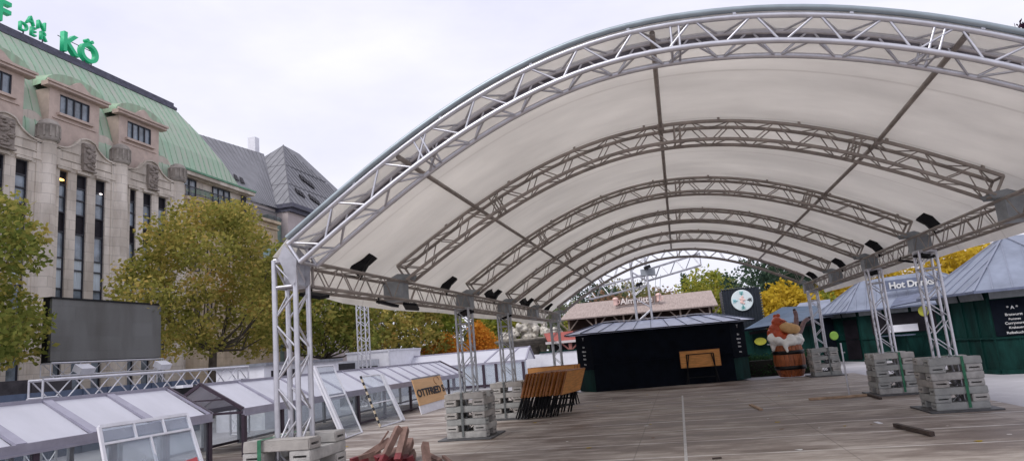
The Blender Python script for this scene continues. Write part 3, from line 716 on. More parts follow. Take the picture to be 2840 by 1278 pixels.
# far wing: stone wall, cornice, set-back terrace storey with railing
mb = MB(); mb.span((-34, 28.45, -.07), (-30.02, 39.1, 13.2)); mb.span((-34, 28.6, 13.2), (-29.75, 39.25, 13.42)); mb.span((-30.02, 28.6, 12.75), (-29.9, 39.15, 12.85)); mb.build('wing_wall', m_stone_y, store)
mb = MB(); mb.span((-34, 28.6, 13.42), (-31.1, 36.6, 15.2)); mb.span((-34, 28.5, 15.2), (-30.5, 36.95, 15.45)); mb.span((-34, 28.5, 15.13), (-30.8, 36.7, 15.2)); mb.build('terrace_wall', m_stone, store)
mb = MB(); mb.span((-30.6, 28.45, 15.45), (-30.42, 37.0, 15.58)); mb.build('gutter', mat('copper_gutter', (.12, .26, .17), .6, .2, .2, 3), store)
for (a, b) in ((29.0, 31.0), (32.7, 34.6), (36.0, 36.5)): window_piece(a, b, 13.5, 15.1, -31.05, store, 'wide', 3)
mb = MB(); mb.span((-29.95, 28.6, 14.12), (-29.90, 39.0, 14.17)); mb.span((-29.95, 28.6, 13.5), (-29.90, 39.0, 13.53))
for j in range(96): y = 28.65+j*.108; mb.span((-29.94, y, 13.45), (-29.915, y+.025, 14.12))
mb.build('railing', mat('rail_dark', (.05, .05, .055), .5, .3), store)
for (px0, py0, px1, py1) in ((666, 613, 684, 626), (695, 620, 711, 634)):
    a = at(px0, py0, x=-30); b = at(px1, py1, x=-30)
    mb = MB(); mb.span((-30.01, a.y, a.z-.9), (-29.96, b.y, a.z)); mb.build('window', m_windark, store)
for (y, z) in ((31.2, 9.5), (33.1, 9.5), (35.1, 9.5), (31.2, 6.4), (33.1, 6.4), (35.1, 6.4), (37.3, 9.5), (37.3, 6.4), (29.6, 9.5), (29.6, 6.4)):
    window_piece(y-.42, y+.42, z-.9, z+.9, -30.0, store, 'wide', 2)
a = at(682, 648, x=-29.3)
mb = MB(); mb.span((-29.32, a.y-1.0, a.z-.1), (-29.29, a.y+2.4, a.z+.75)); mb.build('glass_balcony', mat('balcony_glass', (.12, .22, .22), .15, 0, .2, 2, spec=.8), store)
mb = MB(); mb.span((-30.0, a.y-1.1, a.z-.25), (-29.2, a.y+2.5, a.z-.1)); mb.build('balcony_slab', m_stone_y, store)
mb = MB(); mb.span((-34, 39.1, -.07), (-30.8, 40.9, 14.2)); mb.build('glass_stair', mat('stair_glass', (.16, .23, .20), .2, 0, .25, 1.5, spec=.8), store)
mb = MB()
for z in (2, 4, 6, 8, 10, 12, 14): mb.span((-30.8, 39.1, z), (-30.74, 40.9, z+.1))
mb.span((-30.8, 40.0, 0), (-30.74, 40.06, 14.2)); mb.build('stair_mullion', m_postg, store)
# roof-top letters
def letter(txt, size, y, z, bold=.03, dep=.45, m=m_letter, sign=None):
    o = place_text('letter', txt, size, dep, (-34.1, y, z), (0, 1, 0), (0, 0, 1), m, sign, bold*size)
    return o
sign = thing('roof_sign', 'green block letters reading AN DER KÖ on the ridge of the copper roof', 'sign', (-34.1, 22, 21.78))
for t, sz, y, z in (('F', 1.8, 19.33, 21.92), ('A', .74, 20.98, 22.55), ('N', .74, 21.68, 22.55), ('D', .74, 20.58, 21.95), ('E', .74, 21.18, 21.95), ('R', .74, 21.82, 21.95), ('K', 1.75, 23.55, 21.9), ('Ö', 1.72, 24.95, 21.9)):
    letter(t, sz, y, z, .012 if sz < 1 else .02, .2 if sz < 1 else .32, m_letter, sign)
mb = MB()
for y in (20.6, 21.8, 23.2, 24.0, 24.7, 25.2, 19.2): mb.tube((-34.1, y, 21.7), (-34.1, y, 22.0), .04)
mb.tube((-34.25, 22.9, 22.8), (-34.25, 25.6, 22.8), .025); mb.build('letter_support', m_capdark, sign)

# ---------------------------------------------------------------- grey roofed building beyond
gb = thing('grey_roofed_building', 'pale building with steep grey standing-seam pyramid roof and rows of roof windows beyond the store', 'building', (-34, 48, 0))
mb = MB(); mb.span((-46, 40.95, -.07), (-30.2, 58, 15.0)); mb.build('wall', mat('pink_render', (.46, .40, .40), .8, 0, .08, 2), gb)
mb = MB(); mb.span((-46, 40.7, 15.0), (-29.6, 58.2, 15.35)); mb.span((-46, 40.85, 14.7), (-29.9, 58, 15.0)); mb.build('eaves', m_capdark, gb)
A = Vector((-29.9, 40.9, 15.35)); B = Vector((-29.9, 60.5, 15.35)); P = Vector((-36.5, 50.6, 24.2)); P2_ = Vector((-36.5, 53.6, 24.1)); A2 = Vector((-43, 40.9, 15.35)); B2 = Vector((-43, 60.5, 15.35))
mb = MB(); mb.add([A, B, P, A2, B2, P2_], [(0,1,5,2), (3,0,2), (1,4,5), (4,3,2,5)]); mb.build('pyramid_roof', m_slate, gb)
def strips(mb, e0, e1, apex, n, w=.045):
    e0, e1, apex = Vector(e0), Vector(e1), Vector(apex); nr = (e1-e0).cross(apex-e0).normalized()
    mid = (apex-(e0+(e1-e0)*((apex-e0).dot(e1-e0)/(e1-e0).length_squared)))
    s0 = (apex-e0).dot(e1-e0)/(e1-e0).length_squared
    for k in range(1, n):
        t = k/n; p = e0.lerp(e1, t); f = t/s0 if t < s0 else (1-t)/(1-s0); q = p+mid*f*.985
        mb.bar(p, q, w, w, nr)
mb = MB(); strips(mb, A, B, P, 26); strips(mb, A2, A, P, 18)
for f in (.3, .62):
    mb.bar(A.lerp(P, f), B.lerp(P, f), .05, .05); mb.bar(A.lerp(P, f), A2.lerp(P, f), .05, .05)
mb.bar(A, P, .1, .1); mb.build('roof_seams', m_batten, gb)
def on_face(px, py, p0, p1, p2):
    n = (p1-p0).cross(p2-p0); d = FF + RR*((px*S-1420)/FPX) - UU*((py*S-639)/FPX); t = (p0-CAM).dot(n)/d.dot(n); return CAM+d*t
for r in (((752, 440), (758, 446), 5, (7, 5.2)), ((741, 474), (748, 484), 3, (7.5, 5)), ((775, 489), (781, 495), 4, (7, 5.2))):
    (x0, y0), (x1, y1), n_, (sx, sy) = r
    for k in range(n_):
        q = [on_face(x0+k*sx+a, y0+k*sy+b, A, B, P) for a, b in ((0, 0), (5.2, 2.8), (10.2, 15), (4.8, 12))]
        nr = (B-A).cross(P-A).normalized(); nr = nr if nr.x > 0 else -nr
        mb = MB(); mb.slab([v+nr*.10 for v in q], .14, nr); mb.build('roof_window', m_windark, gb)
cb = thing('grey_link_roof', 'long grey standing-seam roof sloping behind the green copper roof', 'building', (-36, 38, 0))
e0, e1, r0, r1 = Vector((-31.2, 36.0, 15.0)), Vector((-30.9, 41.0, 15.0)), Vector((-38.0, 34.5, 21.9)), Vector((-38.0, 49.5, 23.2))
mb = MB(); mb.add([e0, e1, r1, r0], [(0,1,2,3)]); mb.add([e0, r0, Vector((-44, 34.5, 15))], [(0,1,2)]); mb.build('sloping_roof', m_slate, cb)
mb = MB(); nr = (e1-e0).cross(r0-e0).normalized()
for k in range(1, 22): mb.bar(e0.lerp(e1, k/22), r0.lerp(r1, k/22), .045, .045, nr)
mb.build('roof_seams', m_batten, cb)
mb = MB(); mb.span((-44, 36.0, -.07), (-31.3, 41, 15.0)); mb.build('wall', m_pale, cb)
p = at(638, 372, x=-38.5); mb = MB(); mb.box((-38.5, p.y, p.z), (.8, .7, 2.0)); mb.build('chimney', m_white, cb)
for (px, py) in ((585, 440), (600, 447)):
    q = [on_face(px+a, py+b, e0, e1, r1) for a, b in ((0, 0), (8, 4), (14, 18), (6, 14))]
    mb = MB(); mb.slab([v+Vector((.1, 0, .08)) for v in q], .05, (.7, 0, .7)); mb.build('roof_window', m_windark, cb)

# ---------------------------------------------------------------- trees
lf_g = leafmat('plane_leaves', (.12, .13, .03), (.32, .305, .08), (.56, .41, .13), (.58, .33, .12))
lf_g2 = leafmat('greener_plane_leaves', (.10, .13, .03), (.26, .28, .07), (.52, .41, .12))
lf_or = leafmat('orange_leaves', (.42, .14, .025), (.62, .27, .04), (.70, .36, .06))
lf_yg = leafmat('yellow_green_leaves', (.11, .16, .03), (.28, .31, .06), (.50, .42, .08))
lf_y = leafmat('yellow_leaves', (.30, .21, .02), (.55, .39, .04), (.72, .53, .08))
lf_dk = leafmat('dark_leaves', (.025, .045, .035), (.055, .09, .06), (.10, .15, .09))
lf_ol = leafmat('olive_leaves', (.11, .12, .05), (.24, .24, .10), (.38, .30, .15))
lf_br = leafmat('brown_leaves', (.16, .09, .06), (.28, .17, .11), (.38, .25, .15))
lf_gy = leafmat('grey_green_leaves', (.10, .13, .07), (.20, .24, .13), (.34, .36, .22))
def plane_blobs(seed, w, h0, h1, n=26):
    r = random.Random(seed); out = []
    for k in range(n):
        t = (k+.5)/n; z = h0+(h1-h0)*t; env = math.sin(min(1, .22+t*.95)*PI)**.6*w if t < .98 else .3*w
        env = w*(1-((t-.38)/.72)**2)**.5 if abs((t-.38)/.72) < 1 else .2*w
        a = k*2.4+r.uniform(-.5, .5); q = env*r.uniform(.35, .78)
        s = r.uniform(.75, 1.25)*w/4.6
        out.append((q*math.cos(a), q*math.sin(a), z, s*1.25, s*1.25, s*.8))
    return out
tree('plane_tree', 'broad olive and yellow plane tree between the screen and the front left column', (-21, 19.3, -.07), 10, plane_blobs(2, 4.1, 3.5, 9.4, 30)+[(.4,-3.0,3.2,.9,1.1,.6),(.5,2.6,3.1,.9,1.2,.6),(.6,-1.0,3.3,.8,.9,.5),(.2,3.9,3.6,.8,.9,.7)]+[(0,.4,9.2,1.2,1.2,.9), (0,-4.0,5.0,1.3,1.3,1.0), (0,4.4,5.2,1.2,1.4,1.1)], 22000, .105, lf_g, 2, .20, 'plane trees in a row before the store', .30)
tree('plane_tree', 'green plane tree cut by the left edge of the photo, left of the screen', (-21, 6.9, -.07), 9, plane_blobs(5, 3.7, 3.3, 8.3, 28)+[(.5,1.6,2.9,.8,1.0,.5),(.5,2.9,3.3,.7,.8,.6)], 17000, .105, lf_g2, 5, .19, 'plane trees in a row before the store', .36)
tree('plane_tree', 'plane tree seen behind the front left column under the white roof flap', (-21, 29.6, -.07), 9, plane_blobs(8, 5.0, 3.0, 9.4, 32), 14000, .16, lf_g2, 8, .2, 'plane trees in a row before the store', .26)
tree('plane_tree', 'brownish plane tree right of the slim white mast', (-21, 41, -.07), 9, plane_blobs(11, 5.2, 2.6, 9, 30), 12000, .18, lf_g, 11, .2, 'plane trees in a row before the store', .26)
tree('plane_tree', 'bright green tree behind the second left column', (-19.5, 52, -.07), 9, plane_blobs(12, 4.4, 2.0, 8.6, 26), 9000, .2, lf_yg, 12, .2, None, .26)
tree('orange_tree', 'tall narrow orange tree between the two left lattice columns', (-14.2, 40, -.07), 5, [(0,0,1.6,1.5,1.5,1.0), (.1,0,2.5,1.2,1.2,.9), (-.1,0,3.3,.8,.8,.7), (0,0,3.9,.35,.35,.5), (.9,0,1.3,.9,.9,.8), (-.9,0,1.4,.8,.8,.8)], 6000, .11, lf_or, 13, .1, None, .3)
tree('orange_bush', 'low round orange shrub left of the second left column', (-18.0, 42, -.07), 3, [(0,0,2.0,1.6,1.6,.9), (-1.3,0,1.7,1.2,1.2,.8), (.5,0,2.9,.8,.8,.7), (1.2,0,1.8,1.1,1.1,.9)], 5000, .11, lf_or, 14, .09, None, .25, 'shrub')
tree('bright_tree', 'yellow-green tree right of the orange tree', (-15.0, 50, -.07), 7, [(0,0,3.4,2.2,2.2,1.6), (1.2,0,2.4,1.8,1.8,1.5), (-1.4,0,2.6,1.8,1.8,1.5), (.6,0,5.0,1.6,1.6,1.3), (-.7,0,4.6,1.4,1.4,1.2)], 7000, .15, lf_yg, 15, .14, None, .25)
# trees far behind the chalet: (px, py of crown top, y depth, half width m, material, label)
BT = [(1300, 800, 60, 1.6, lf_y, 'pale yellow tree behind the stone fountain'),
      (1408, 768, 56, 3.2, lf_gy, 'grey-green leafy tree rising behind the left end of the chalet roof'),
      (1462, 776, 52, 1.3, lf_yg, 'small lime green tree just above the left chalet ridge'),
      (1512, 728, 58, 2.6, lf_dk, 'dark blue-green conifer above the chalet ridge'),
      (1572, 716, 64, 3.6, lf_ol, 'tall olive tree left of the lattice tower'),
      (1552, 752, 54, 2.6, lf_br, 'low brown tree above the chalet ridge'),
      (1648, 745, 66, 2.4, lf_ol, 'pale olive tree right of the lattice tower'),
      (1690, 738, 68, 3.0, lf_br, 'reddish brown tree low on the skyline'),
      (1722, 702, 66, .9, lf_dk, 'slim pointed conifer on the skyline'),
      (1758, 712, 60, 2.2, lf_yg, 'yellow-green tree left of the tallest one'),
      (1790, 686, 62, 2.3, lf_yg, 'tallest yellow-green tree behind the right end of the chalet'),
      (1832, 700, 70, 2.0, lf_gy, 'thin pale tree between chalet and dark container'),
      (1945, 650, 50, 3.4, lf_dk, 'big dark green tree behind the dark container'),
      (2010, 668, 56, 3.6, lf_dk, 'big dark tree behind the rearmost right column'),
      (1925, 745, 42, 1.1, lf_y, 'small yellow tree right of the dark container'),
      (1985, 722, 44, 1.7, lf_y, 'yellow tree above the barrel figure'),
      (2048, 735, 46, 1.4, lf_yg, 'greenish yellow tree left of the rear right column'),
      (2105, 700, 48, 1.9, lf_y, 'golden tree right of the rear right column'),
      (2230, 682, 50, 2.0, lf_y, 'golden tree behind the left end of the drinks hut'),
      (2400, 618, 46, 2.6, lf_y, 'large golden tree between the two zinc roofed huts'),
      (2455, 615, 50, 2.4, lf_y, 'second golden tree behind the right hut roof')]
for k, (px, py, yy, hw, lm, lab) in enumerate(BT):
    p = at(px, py-5, y=yy); h = p.z+.07; hw *= 1.35 if hw > 1 else 1.1; r = random.Random(k); bl = []
    if hw < 1.0:
        for j in range(9): t = j/8; bl.append((0, 0, h*(.25+.72*t), hw*(1-t*.85)+.1, hw*(1-t*.85)+.1, h*.07))
    else:
        for j in range(13):
            t = j/12; z = h*(.22+.66*t); e = hw*(1-((t-.35)/.8)**2)**.5 if abs((t-.35)/.8) < 1 else .3*hw; a = j*2.4
            s = hw*r.uniform(.34, .55); bl.append((e*.6*math.cos(a), e*.6*math.sin(a), z, s, s, s*.8))
        bl.append((0, 0, h-hw*.35, hw*.35, hw*.35, hw*.35))
    nm = 'conifer' if lm is lf_dk and hw < 3 else 'broadleaf_tree'
    tree(nm, lab, (p.x, yy, -.07), h, bl, int(2600+900*hw), .17, lm, 40+k, .13, 'trees on the skyline behind the market', .3)
p = at(2572, 70, y=15)
tree('dark_tree', 'dark purple leaved branch tip at the top right corner above the canopy', (p.x+1.6, 15, -.07), 11, [(-.9,0,p.z+.1,.8,.8,.35), (-.2,0,p.z-.1,1.2,1.2,.8), (.6,0,p.z-.8,1.6,1.6,1.2), (-1.3,.2,p.z-.1,.35,.4,.2)], 2600, .11, leafmat('purple_leaves', (.03, .012, .03), (.06, .03, .05), (.10, .05, .07)), 91, .2, None, .5)

# ---------------------------------------------------------------- glass shelters on the left
EX, EZ, RX, RZ = -9.39, .98, -10.45, 1.57
def shelter(name, label, y0, y1, bars, posts, gap, bw):
    t = thing(name, label, 'glass shelter', (RX, (y0+y1)/2, 0), group='low glass shelters beside the deck')
    W = 2*(EX-RX)
    for side in (1, -1):
        ex = RX+side*(EX-RX)
        edges = [y0]+bars+[y1]
        for a, b in zip(edges[:-1], edges[1:]):
            m = MB(); n = Vector((side*(RZ-EZ), 0, abs(EX-RX))).normalized()
            p = [Vector((RX+side*.04, a+gap, RZ-.02)), Vector((ex-side*.05, a+gap, EZ+.01)), Vector((ex-side*.05, b-gap, EZ+.01)), Vector((RX+side*.04, b-gap, RZ-.02))]
            m.slab(p, .02, n); m.build('roof_panel', m_poly, t)
        m = MB(); up = Vector((side*(RZ-EZ), 0, abs(EX-RX))).normalized()
        for y in edges:
            m = MB(); m.bar((RX, y, RZ+.012), (ex, y, EZ+.02), bw if y not in (y0, y1) else bw*.7, .045, up); m.build('rafter', m_rail, t)
        m = MB(); m.span((ex-.035, y0, EZ-.10), (ex+.035, y1, EZ+.03)); m.span((ex+.03*side-.02, y0, EZ-.13), (ex+.03*side+.03, y1, EZ-.10)); m.build('gutter', m_rail, t)
        m = MB(); m.span((ex-.03, y0, .03), (ex+.03, y1, .09)); m.build('floor_rail', m_post, t)
        for y in posts:
            if y0-.01 <= y <= y1+.01:
                m = MB(); m.span((ex-.035, y-.05, .002), (ex+.035, y+.05, EZ-.1)); m.build('post', m_post if side > 0 else m_postg, t)
        ps = [p for p in posts if y0-.01 <= p <= y1+.01]
        for a, b in zip(ps[:-1], ps[1:]):
            if b-a > .3: m = MB(); m.span((ex-.006, a+.05, .09), (ex+.006, b-.05, EZ-.13)); m.build('glass_wall', m_glass, t)
    m = MB(); m.span((RX-.05, y0, RZ-.05), (RX+.05, y1, RZ+.035)); m.build('ridge_beam', m_rail, t)
    for y in (y0, y1):                             # dark gable frames
        m = MB()
        for side in (1, -1): m.bar((RX, y, RZ+.02), (RX+side*(EX-RX), y, EZ+.02), .05, .07, (side*.5, 0, 1))
        m.bar((RX-.62, y, EZ+.25), (RX+.62, y, EZ+.25), .03, .03); m.bar((RX-1.05, y, EZ-.05), (RX+1.05, y, EZ-.05), .04, .05)
        m.build('gable_frame', m_post, t)
    return t
shelter('glass_shelter', 'nearest low glass shelter with wide milky roof panels, behind the leaning framed sheet', -3.2, 4.42, [-2.0, -.72, .38, 1.67, 2.95], [-3.1, -2.0, -.72, .60, 2.0, 3.2, 4.36], .09, .17)
shelter('glass_shelter', 'long low glass shelter with many roof panels behind the leaning glass sheets', 5.45, 20.8, [6.7, 8.4, 10.1, 11.8, 13.01, 14.1, 15.1, 16.1, 17.2, 18.2, 19.2, 20.0], [5.48, 6.9, 8.26, 10.8, 12.6, 14.74, 16.8, 18.76, 20.7], .035, .07)
# shelters in the far row, running across
t = thing('glass_shelter', 'far glass shelter with pale sloping roof and gable end, between the left columns', 'glass shelter', (-9, 29, 0), group='low glass shelters beside the deck')
YF = 28.0
eR, rR, gR = at(1322, 903, y=YF), at(1339, 871, y=YF+1.0), at(1353, 897, y=YF+2.0)
EZ2 = eR.z; RZ2 = rR.z; x1 = -7.6
x1 = eR.x; x0 = at(985, 935, y=YF).x
mb = MB(); mb.slab([(x0, YF, EZ2), (x1, YF, EZ2), (x1, YF+1.1, RZ2), (x0, YF+1.1, RZ2)], .03, (0, -.5, .85)); mb.build('roof_panel', m_poly, t)
mb = MB(); mb.slab([(x0, YF+2.2, EZ2), (x0, YF+1.1, RZ2), (x1, YF+1.1, RZ2), (x1, YF+2.2, EZ2)], .03, (0, .5, .85)); mb.build('roof_panel', m_poly, t)
mb = MB(); mb.slab([(x1, YF, EZ2), (x1, YF+2.2, EZ2), (x1, YF+1.1, RZ2)], .03, (1, 0, 0)); mb.build('gable', m_white, t)
for d in (0, 1.1, 2.2): pass
mb = MB(); mb.span((x0, YF-.04, EZ2-.12), (x1, YF+.03, EZ2)); mb.span((x0, YF+1.06, RZ2-.02), (x1+.1, YF+1.14, RZ2+.05)); mb.bar((x1+.03, YF, EZ2), (x1+.03, YF+1.1, RZ2+.03), .08, .08); mb.bar((x1+.03, YF+2.2, EZ2), (x1+.03, YF+1.1, RZ2+.03), .08, .08)
for px in (1250, 1300): 
    q = at(px, 885, y=YF+.5).x; mb.bar((q-.6, YF, EZ2+.02), (q, YF+1.1, RZ2+.02), .09, .04, (0, -.5, .85))
mb.build('roof_frame', m_rail, t)
mb = MB(); mb.span((x0, YF+.02, .1), (x1, YF+.06, EZ2-.12)); mb.build('hazy_wall', m_milk, t)
for px in (1140, 1217, 1249, 1318):
    q = at(px, 940, y=YF).x; mb = MB(); mb.span((q-.07, YF-.05, -.07), (q+.07, YF+.05, EZ2-.1)); mb.build('post', m_post, t)
mb = MB(); mb.span((x0, YF-.03, .0), (x1, YF+.05, .12)); mb.build('floor_rail', m_post, t)
mb = MB(); mb.span((x0-2, YF+3.5, -.07), (-4.0, YF+3.6, 1.45)); 
tag(mb.build('white_hoarding', m_white), 'pale hoarding closing the market behind the far glass shelter', 'fence')
a, b = at(1358, 893, y=30.5), at(1462, 876, y=30.5)
mb = MB(); mb.span((a.x, 30.5, -.07), (b.x+.6, 30.56, b.z-.08)); pf = thing('white_fence', 'white board fence with green top rail left of the dark bar hut', 'fence', (a.x+1, 30.5, 0)); mb.build('board', m_milk if False else m_white, pf)
mb = MB(); mb.span((a.x, 30.44, b.z-.08), (b.x+.6, 30.6, b.z)); mb.build('top_rail', m_dgreen, pf)

# ---------------------------------------------------------------- leaning sheets
def lean(name, label, cat, BL, BR, TL, TR, parts):
    t = thing(name, label, cat, ((Vector(BL)+Vector(BR))/2))
    BL, BR, TL, TR = map(Vector, (BL, BR, TL, TR)); n = (BR-BL).cross(TL-BL).normalized(); n = n if n.x > 0 else -n
    P = lambda u, v, o=0: (BL.lerp(BR, u)).lerp(TL.lerp(TR, u), v)+n*o
    parts(t, P, n); return t
def frame_sheet(bars, post=False, hazard=False, red=False, clips=False, bw=.045):
    def f(t, P, n):
        m = MB(); m.slab([P(0,0), P(1,0), P(1,1), P(0,1)], .012, n); m.build('glass_sheet', m_glass if post or hazard else m_milk, t)
        m = MB()
        for p, q in ((P(0,0,.01), P(1,0,.01)), (P(0,1,.01), P(1,1,.01)), (P(0,0,.01), P(0,1,.01)), (P(1,0,.01), P(1,1,.01))): m.bar(p, q, bw, .04, n)
        for (u0, v0, u1, v1) in bars: m.bar(P(u0, v0, .012), P(u1, v1, .012), .03, .03, n)
        m.build('frame', m_white, t)
        if post: m = MB(); m.bar(P(.06, .0, .05), P(.06, .98, .05), .11, .07, n); m.build('white_post', m_white, t)
        if hazard:
            for k in range(16): m = MB(); m.bar(P(-.02, k/16, .03), P(-.02, (k+1)/16, .03), .07, .03, n); m.build('warning_stripe', m_ink if k % 2 else mat_cream, t)
            m = MB(); m.bar(P(.86, 0, .05), P(.86, .98, .05), .10, .06, n); m.build('white_post', m_white, t)
        if red: m = MB(); m.slab([P(.58, .26, .05), P(.93, .24, .05), P(.94, .43, .05), P(.66, .40, .05)], .01, n); m.build('red_sheet', mat('red_sheet', (.50, .08, .09), .5), t)
    return f
mat_cream = mat('cream_tape', (.62, .52, .36), .6)
a = on0 = None
lean('framed_sheet', 'white framed hazy sheet leaning in the bottom left corner with a red sheet on it', 'framed panel', (-7.55, .15, .02), (-7.35, 1.75, .02), (-8.0, .31, 1.17), (-8.0, 2.02, 1.16),
     frame_sheet([(0, .80, 1, .80), (.35, .80, .35, 1), (.68, .80, .68, 1), (.5, 0, .5, .80)], red=True))
lean('glass_sheet_frame', 'tall framed glass sheet with a white post, leaning right of the front left column', 'glass panel', (-8.18, 7.49, .02), (-8.31, 8.79, .02), (-8.95, 7.49, 1.76), (-9.07, 8.79, 1.76), frame_sheet([(0, .56, 1, .56)], post=True, bw=.03))
lean('glass_sheet_frame', 'framed glass sheet with black and cream warning tape along its left edge', 'glass panel', (-8.28, 9.81, .02), (-8.26, 11.44, .02), (-8.80, 9.81, 1.40), (-8.88, 11.44, 1.38), frame_sheet([(0, .45, 1, .45)], hazard=True, bw=.04))
def board(t, P, n):
    m = MB(); m.slab([P(0, .24, .02), P(1, .24, .02), P(1, 1, .02), P(0, 1, .02)], .03, n); m.build('wood_board', mat('pale_plywood', (.60, .36, .17), .6, 0, .1, 3, stretch=(1, .3, 5)), t)
    m = MB(); m.slab([P(0, 0), P(1, 0), P(1, .24), P(0, .24)], .03, n); m.build('white_skirt', m_white, t)
    m = MB(); m.bar(P(0, 1.01, .01), P(1, 1.01, .01), .05, .03, n); m.build('top_edge', m_postg, t)
    X = (P(1, .5)-P(0, .5)).normalized(); Y = (P(.5, 1)-P(.5, 0)).normalized()
    place_text('lettering', 'OTTFRIED S', .34, .008, P(.50, .48, .032), X, Y, m_ink, t, .010, 1.0, 1.62)
    m = MB(); c = P(.80, .86, .028)
    for k in range(10): a0, a1 = PI*k/10*1.4, PI*(k+1)/10*1.4; m.tube(c+X*.3*math.cos(a0)+Y*.14*math.sin(a0), c+X*.3*math.cos(a1)+Y*.14*math.sin(a1), .009, 4)
    m.build('printed_mark', mat('brown_ink', (.32, .15, .06), .7), t)
lean('wooden_sign', 'tan wooden sign board reading OTTFRIED S leaning at the shelter', 'sign', (-8.29, 12.94, .02), (-8.42, 16.01, .02), (-8.58, 12.94, 1.11), (-8.75, 16.01, 1.11), board)

# ---------------------------------------------------------------- trusses, screen, mast, containers left
t = thing('goal_truss', 'long horizontal silver lattice truss on short legs behind the nearest shelter', 'lattice truss', (-13, 7, 0))
mb = MB(); truss(mb, [(-13, 3.9+6.9*k/8, 1.96) for k in range(9)], (-1, 0, 0), lambda k: (0, 0, -1), .36, .42, .034, .016, .55, 6); mb.build('lattice_beam', m_alu, t)
for y in (3.9, 10.45):
    mb = MB(); truss(mb, [(-13, y, .0+1.6*k/4) for k in range(5)], (-1, 0, 0), lambda k: (0, 1, 0), .38, .36, .028, .012, .5, 6); mb.build('lattice_leg', m_alu, t)
sc_ = thing('led_screen', 'large blank grey LED screen on a truss between the two nearest trees', 'screen', (-20, 12.75, 0))
mb = MB(); mb.span((-20.1, 10.36, 2.68), (-20.0, 15.2, 4.72)); mb.build('screen_face', m_screen, sc_)
mb = MB(); mb.span((-20.3, 10.30, 4.72), (-19.96, 15.28, 4.78)); mb.span((-20.3, 10.3, 2.62), (-20.1, 15.25, 4.72)); mb.build('screen_casing', m_black, sc_)
mb = MB(); truss(mb, [(-19.9, 10.3+4.95*k/6, 2.62) for k in range(7)], (-1, 0, 0), lambda k: (0, 0, -1), .4, .42, .03, .013, .6, 6); mb.build('lattice_beam', m_alu, sc_)
for y in (10.4, 14.9):
    mb = MB(); truss(mb, [(-19.9, y, 2.2*k/4) for k in range(5)], (-1, 0, 0), lambda k: (0, 1, 0), .4, .3, .028, .012, .5, 6); mb.build('lattice_leg', m_alu, sc_)
for y, lab in ((11.0, 'left'), (14.5, 'right')):
    mb = MB(); mb.box((-19.3, y, 2.35), (.35, .55, .22), Euler((0, .5, 0)).to_matrix()); tag(mb.build('white_floodlight', m_white), f'white box lamp hung under the {lab} end of the grey screen', 'floodlight', 'white lamps under the screen')
for k, (y, dz) in enumerate(((4.6, 0), (7.6, .02), (9.6, .05))):
    tt = thing('stage_lamp', ['black lamp with white face under the left of the long truss', 'black lamp with barn doors under the middle of the long truss', 'black lamp under the right end of the long truss'][k], 'stage lamp', (-12.7, y, 1.48+dz), group='lamps under the long truss')
    mb = MB(); mb.box((-12.7, y, 1.42+dz), (.30, .55, .16)); mb.box((-12.6, y+.38, 1.50+dz), (.22, .28, .03), Euler((0, .4, .2)).to_matrix()); mb.build('lamp_body', m_black, tt)
    mb = MB(); mb.box((-12.62, y-.02, 1.535+dz), (.22, .36, .07)); mb.build('lamp_face', m_white, tt)
mb = MB(); mb.span((-17.2, 1.5, -.07), (-17.1, 13.8, 1.72)); 
for k in range(14): mb.span((-17.1, 1.8+k*.88, -.07), (-17.06, 1.86+k*.88, 1.72))
tag(mb.build('blue_hoarding', mat('slate_blue_board', (.07, .095, .15), .6, 0, .2, 2)), 'dark slate-blue hoarding behind the long truss', 'fence')
mb = MB(); mb.span((-18.6, -2, -.07), (-18.3, 9.6, 2.1)); 
for k in range(8): mb.span((-18.3, -1.6+k*1.4, 0), (-18.22, -1.5+k*1.4, 2.1))
tag(mb.build('dark_barrier', mat('dark_boards', (.045, .04, .045), .7, 0, .4, 3)), 'dark board barrier at the left edge before the store', 'fence')
st = thing('white_stall', 'white stall with dark planted window and small blue mark behind the front left column', 'stall', (-13.8, 15.5, 0))
mb = MB(); mb.span((-15.2, 12.2, -.07), (-13.4, 17.2, 1.95)); mb.build('stall_body', m_white, st)
mb = MB(); mb.span((-13.4, 12.6, 1.30), (-13.36, 14.2, 1.78)); mb.build('dark_window', m_windark, st)
mb = MB(); mb.lathe((-13.38, 15.2, 1.6), [(.14, -.01), (.14, .01)], 16, R=Euler((0, PI/2, 0)).to_matrix()); mb.build('blue_mark', mat('blue_mark', (.10, .25, .55), .5), st)
mb = MB(); mb.span((-15.3, 12.1, 1.95), (-13.25, 17.3, 2.05)); mb.build('stall_roof', m_postg, st)
t = thing('lattice_mast', 'slim white lattice mast rising behind the glass sheets', 'mast', (-13, 19.1, 0))
mb = MB(); truss(mb, [(-13, 18.9, 4.9*k/10) for k in range(11)], (-1, 0, 0), lambda k: (0, 1, 0), .38, .36, .036, .018, .33, 6); mb.build('lattice', m_alu, t)
t = thing('site_container', 'plain white site container below the trees right of the slim mast', 'container', (-16, 28, 0))
mb = MB(); mb.span((-17.4, 25.6, -.07), (-15.0, 30.1, 2.32)); mb.build('container_body', m_white, t)
mb = MB(); mb.span((-17.45, 25.55, 2.32), (-14.95, 30.15, 2.42)); mb.span((-15.0, 25.55, -.07), (-14.95, 25.7, 2.32)); mb.build('container_frame', mat('container_trim', (.58, .58, .63), .5), t)
t = thing('grey_truck', 'low grey and white trailer parked behind the long shelter, left of the white container', 'trailer', (-16.6, 22, 0))
mb = MB(); mb.span((-17.4, 20.0, .4), (-15.4, 25.3, 1.95)); mb.build('trailer_body', mat('trailer_grey', (.42, .43, .46), .5, 0, .15, 3), t)
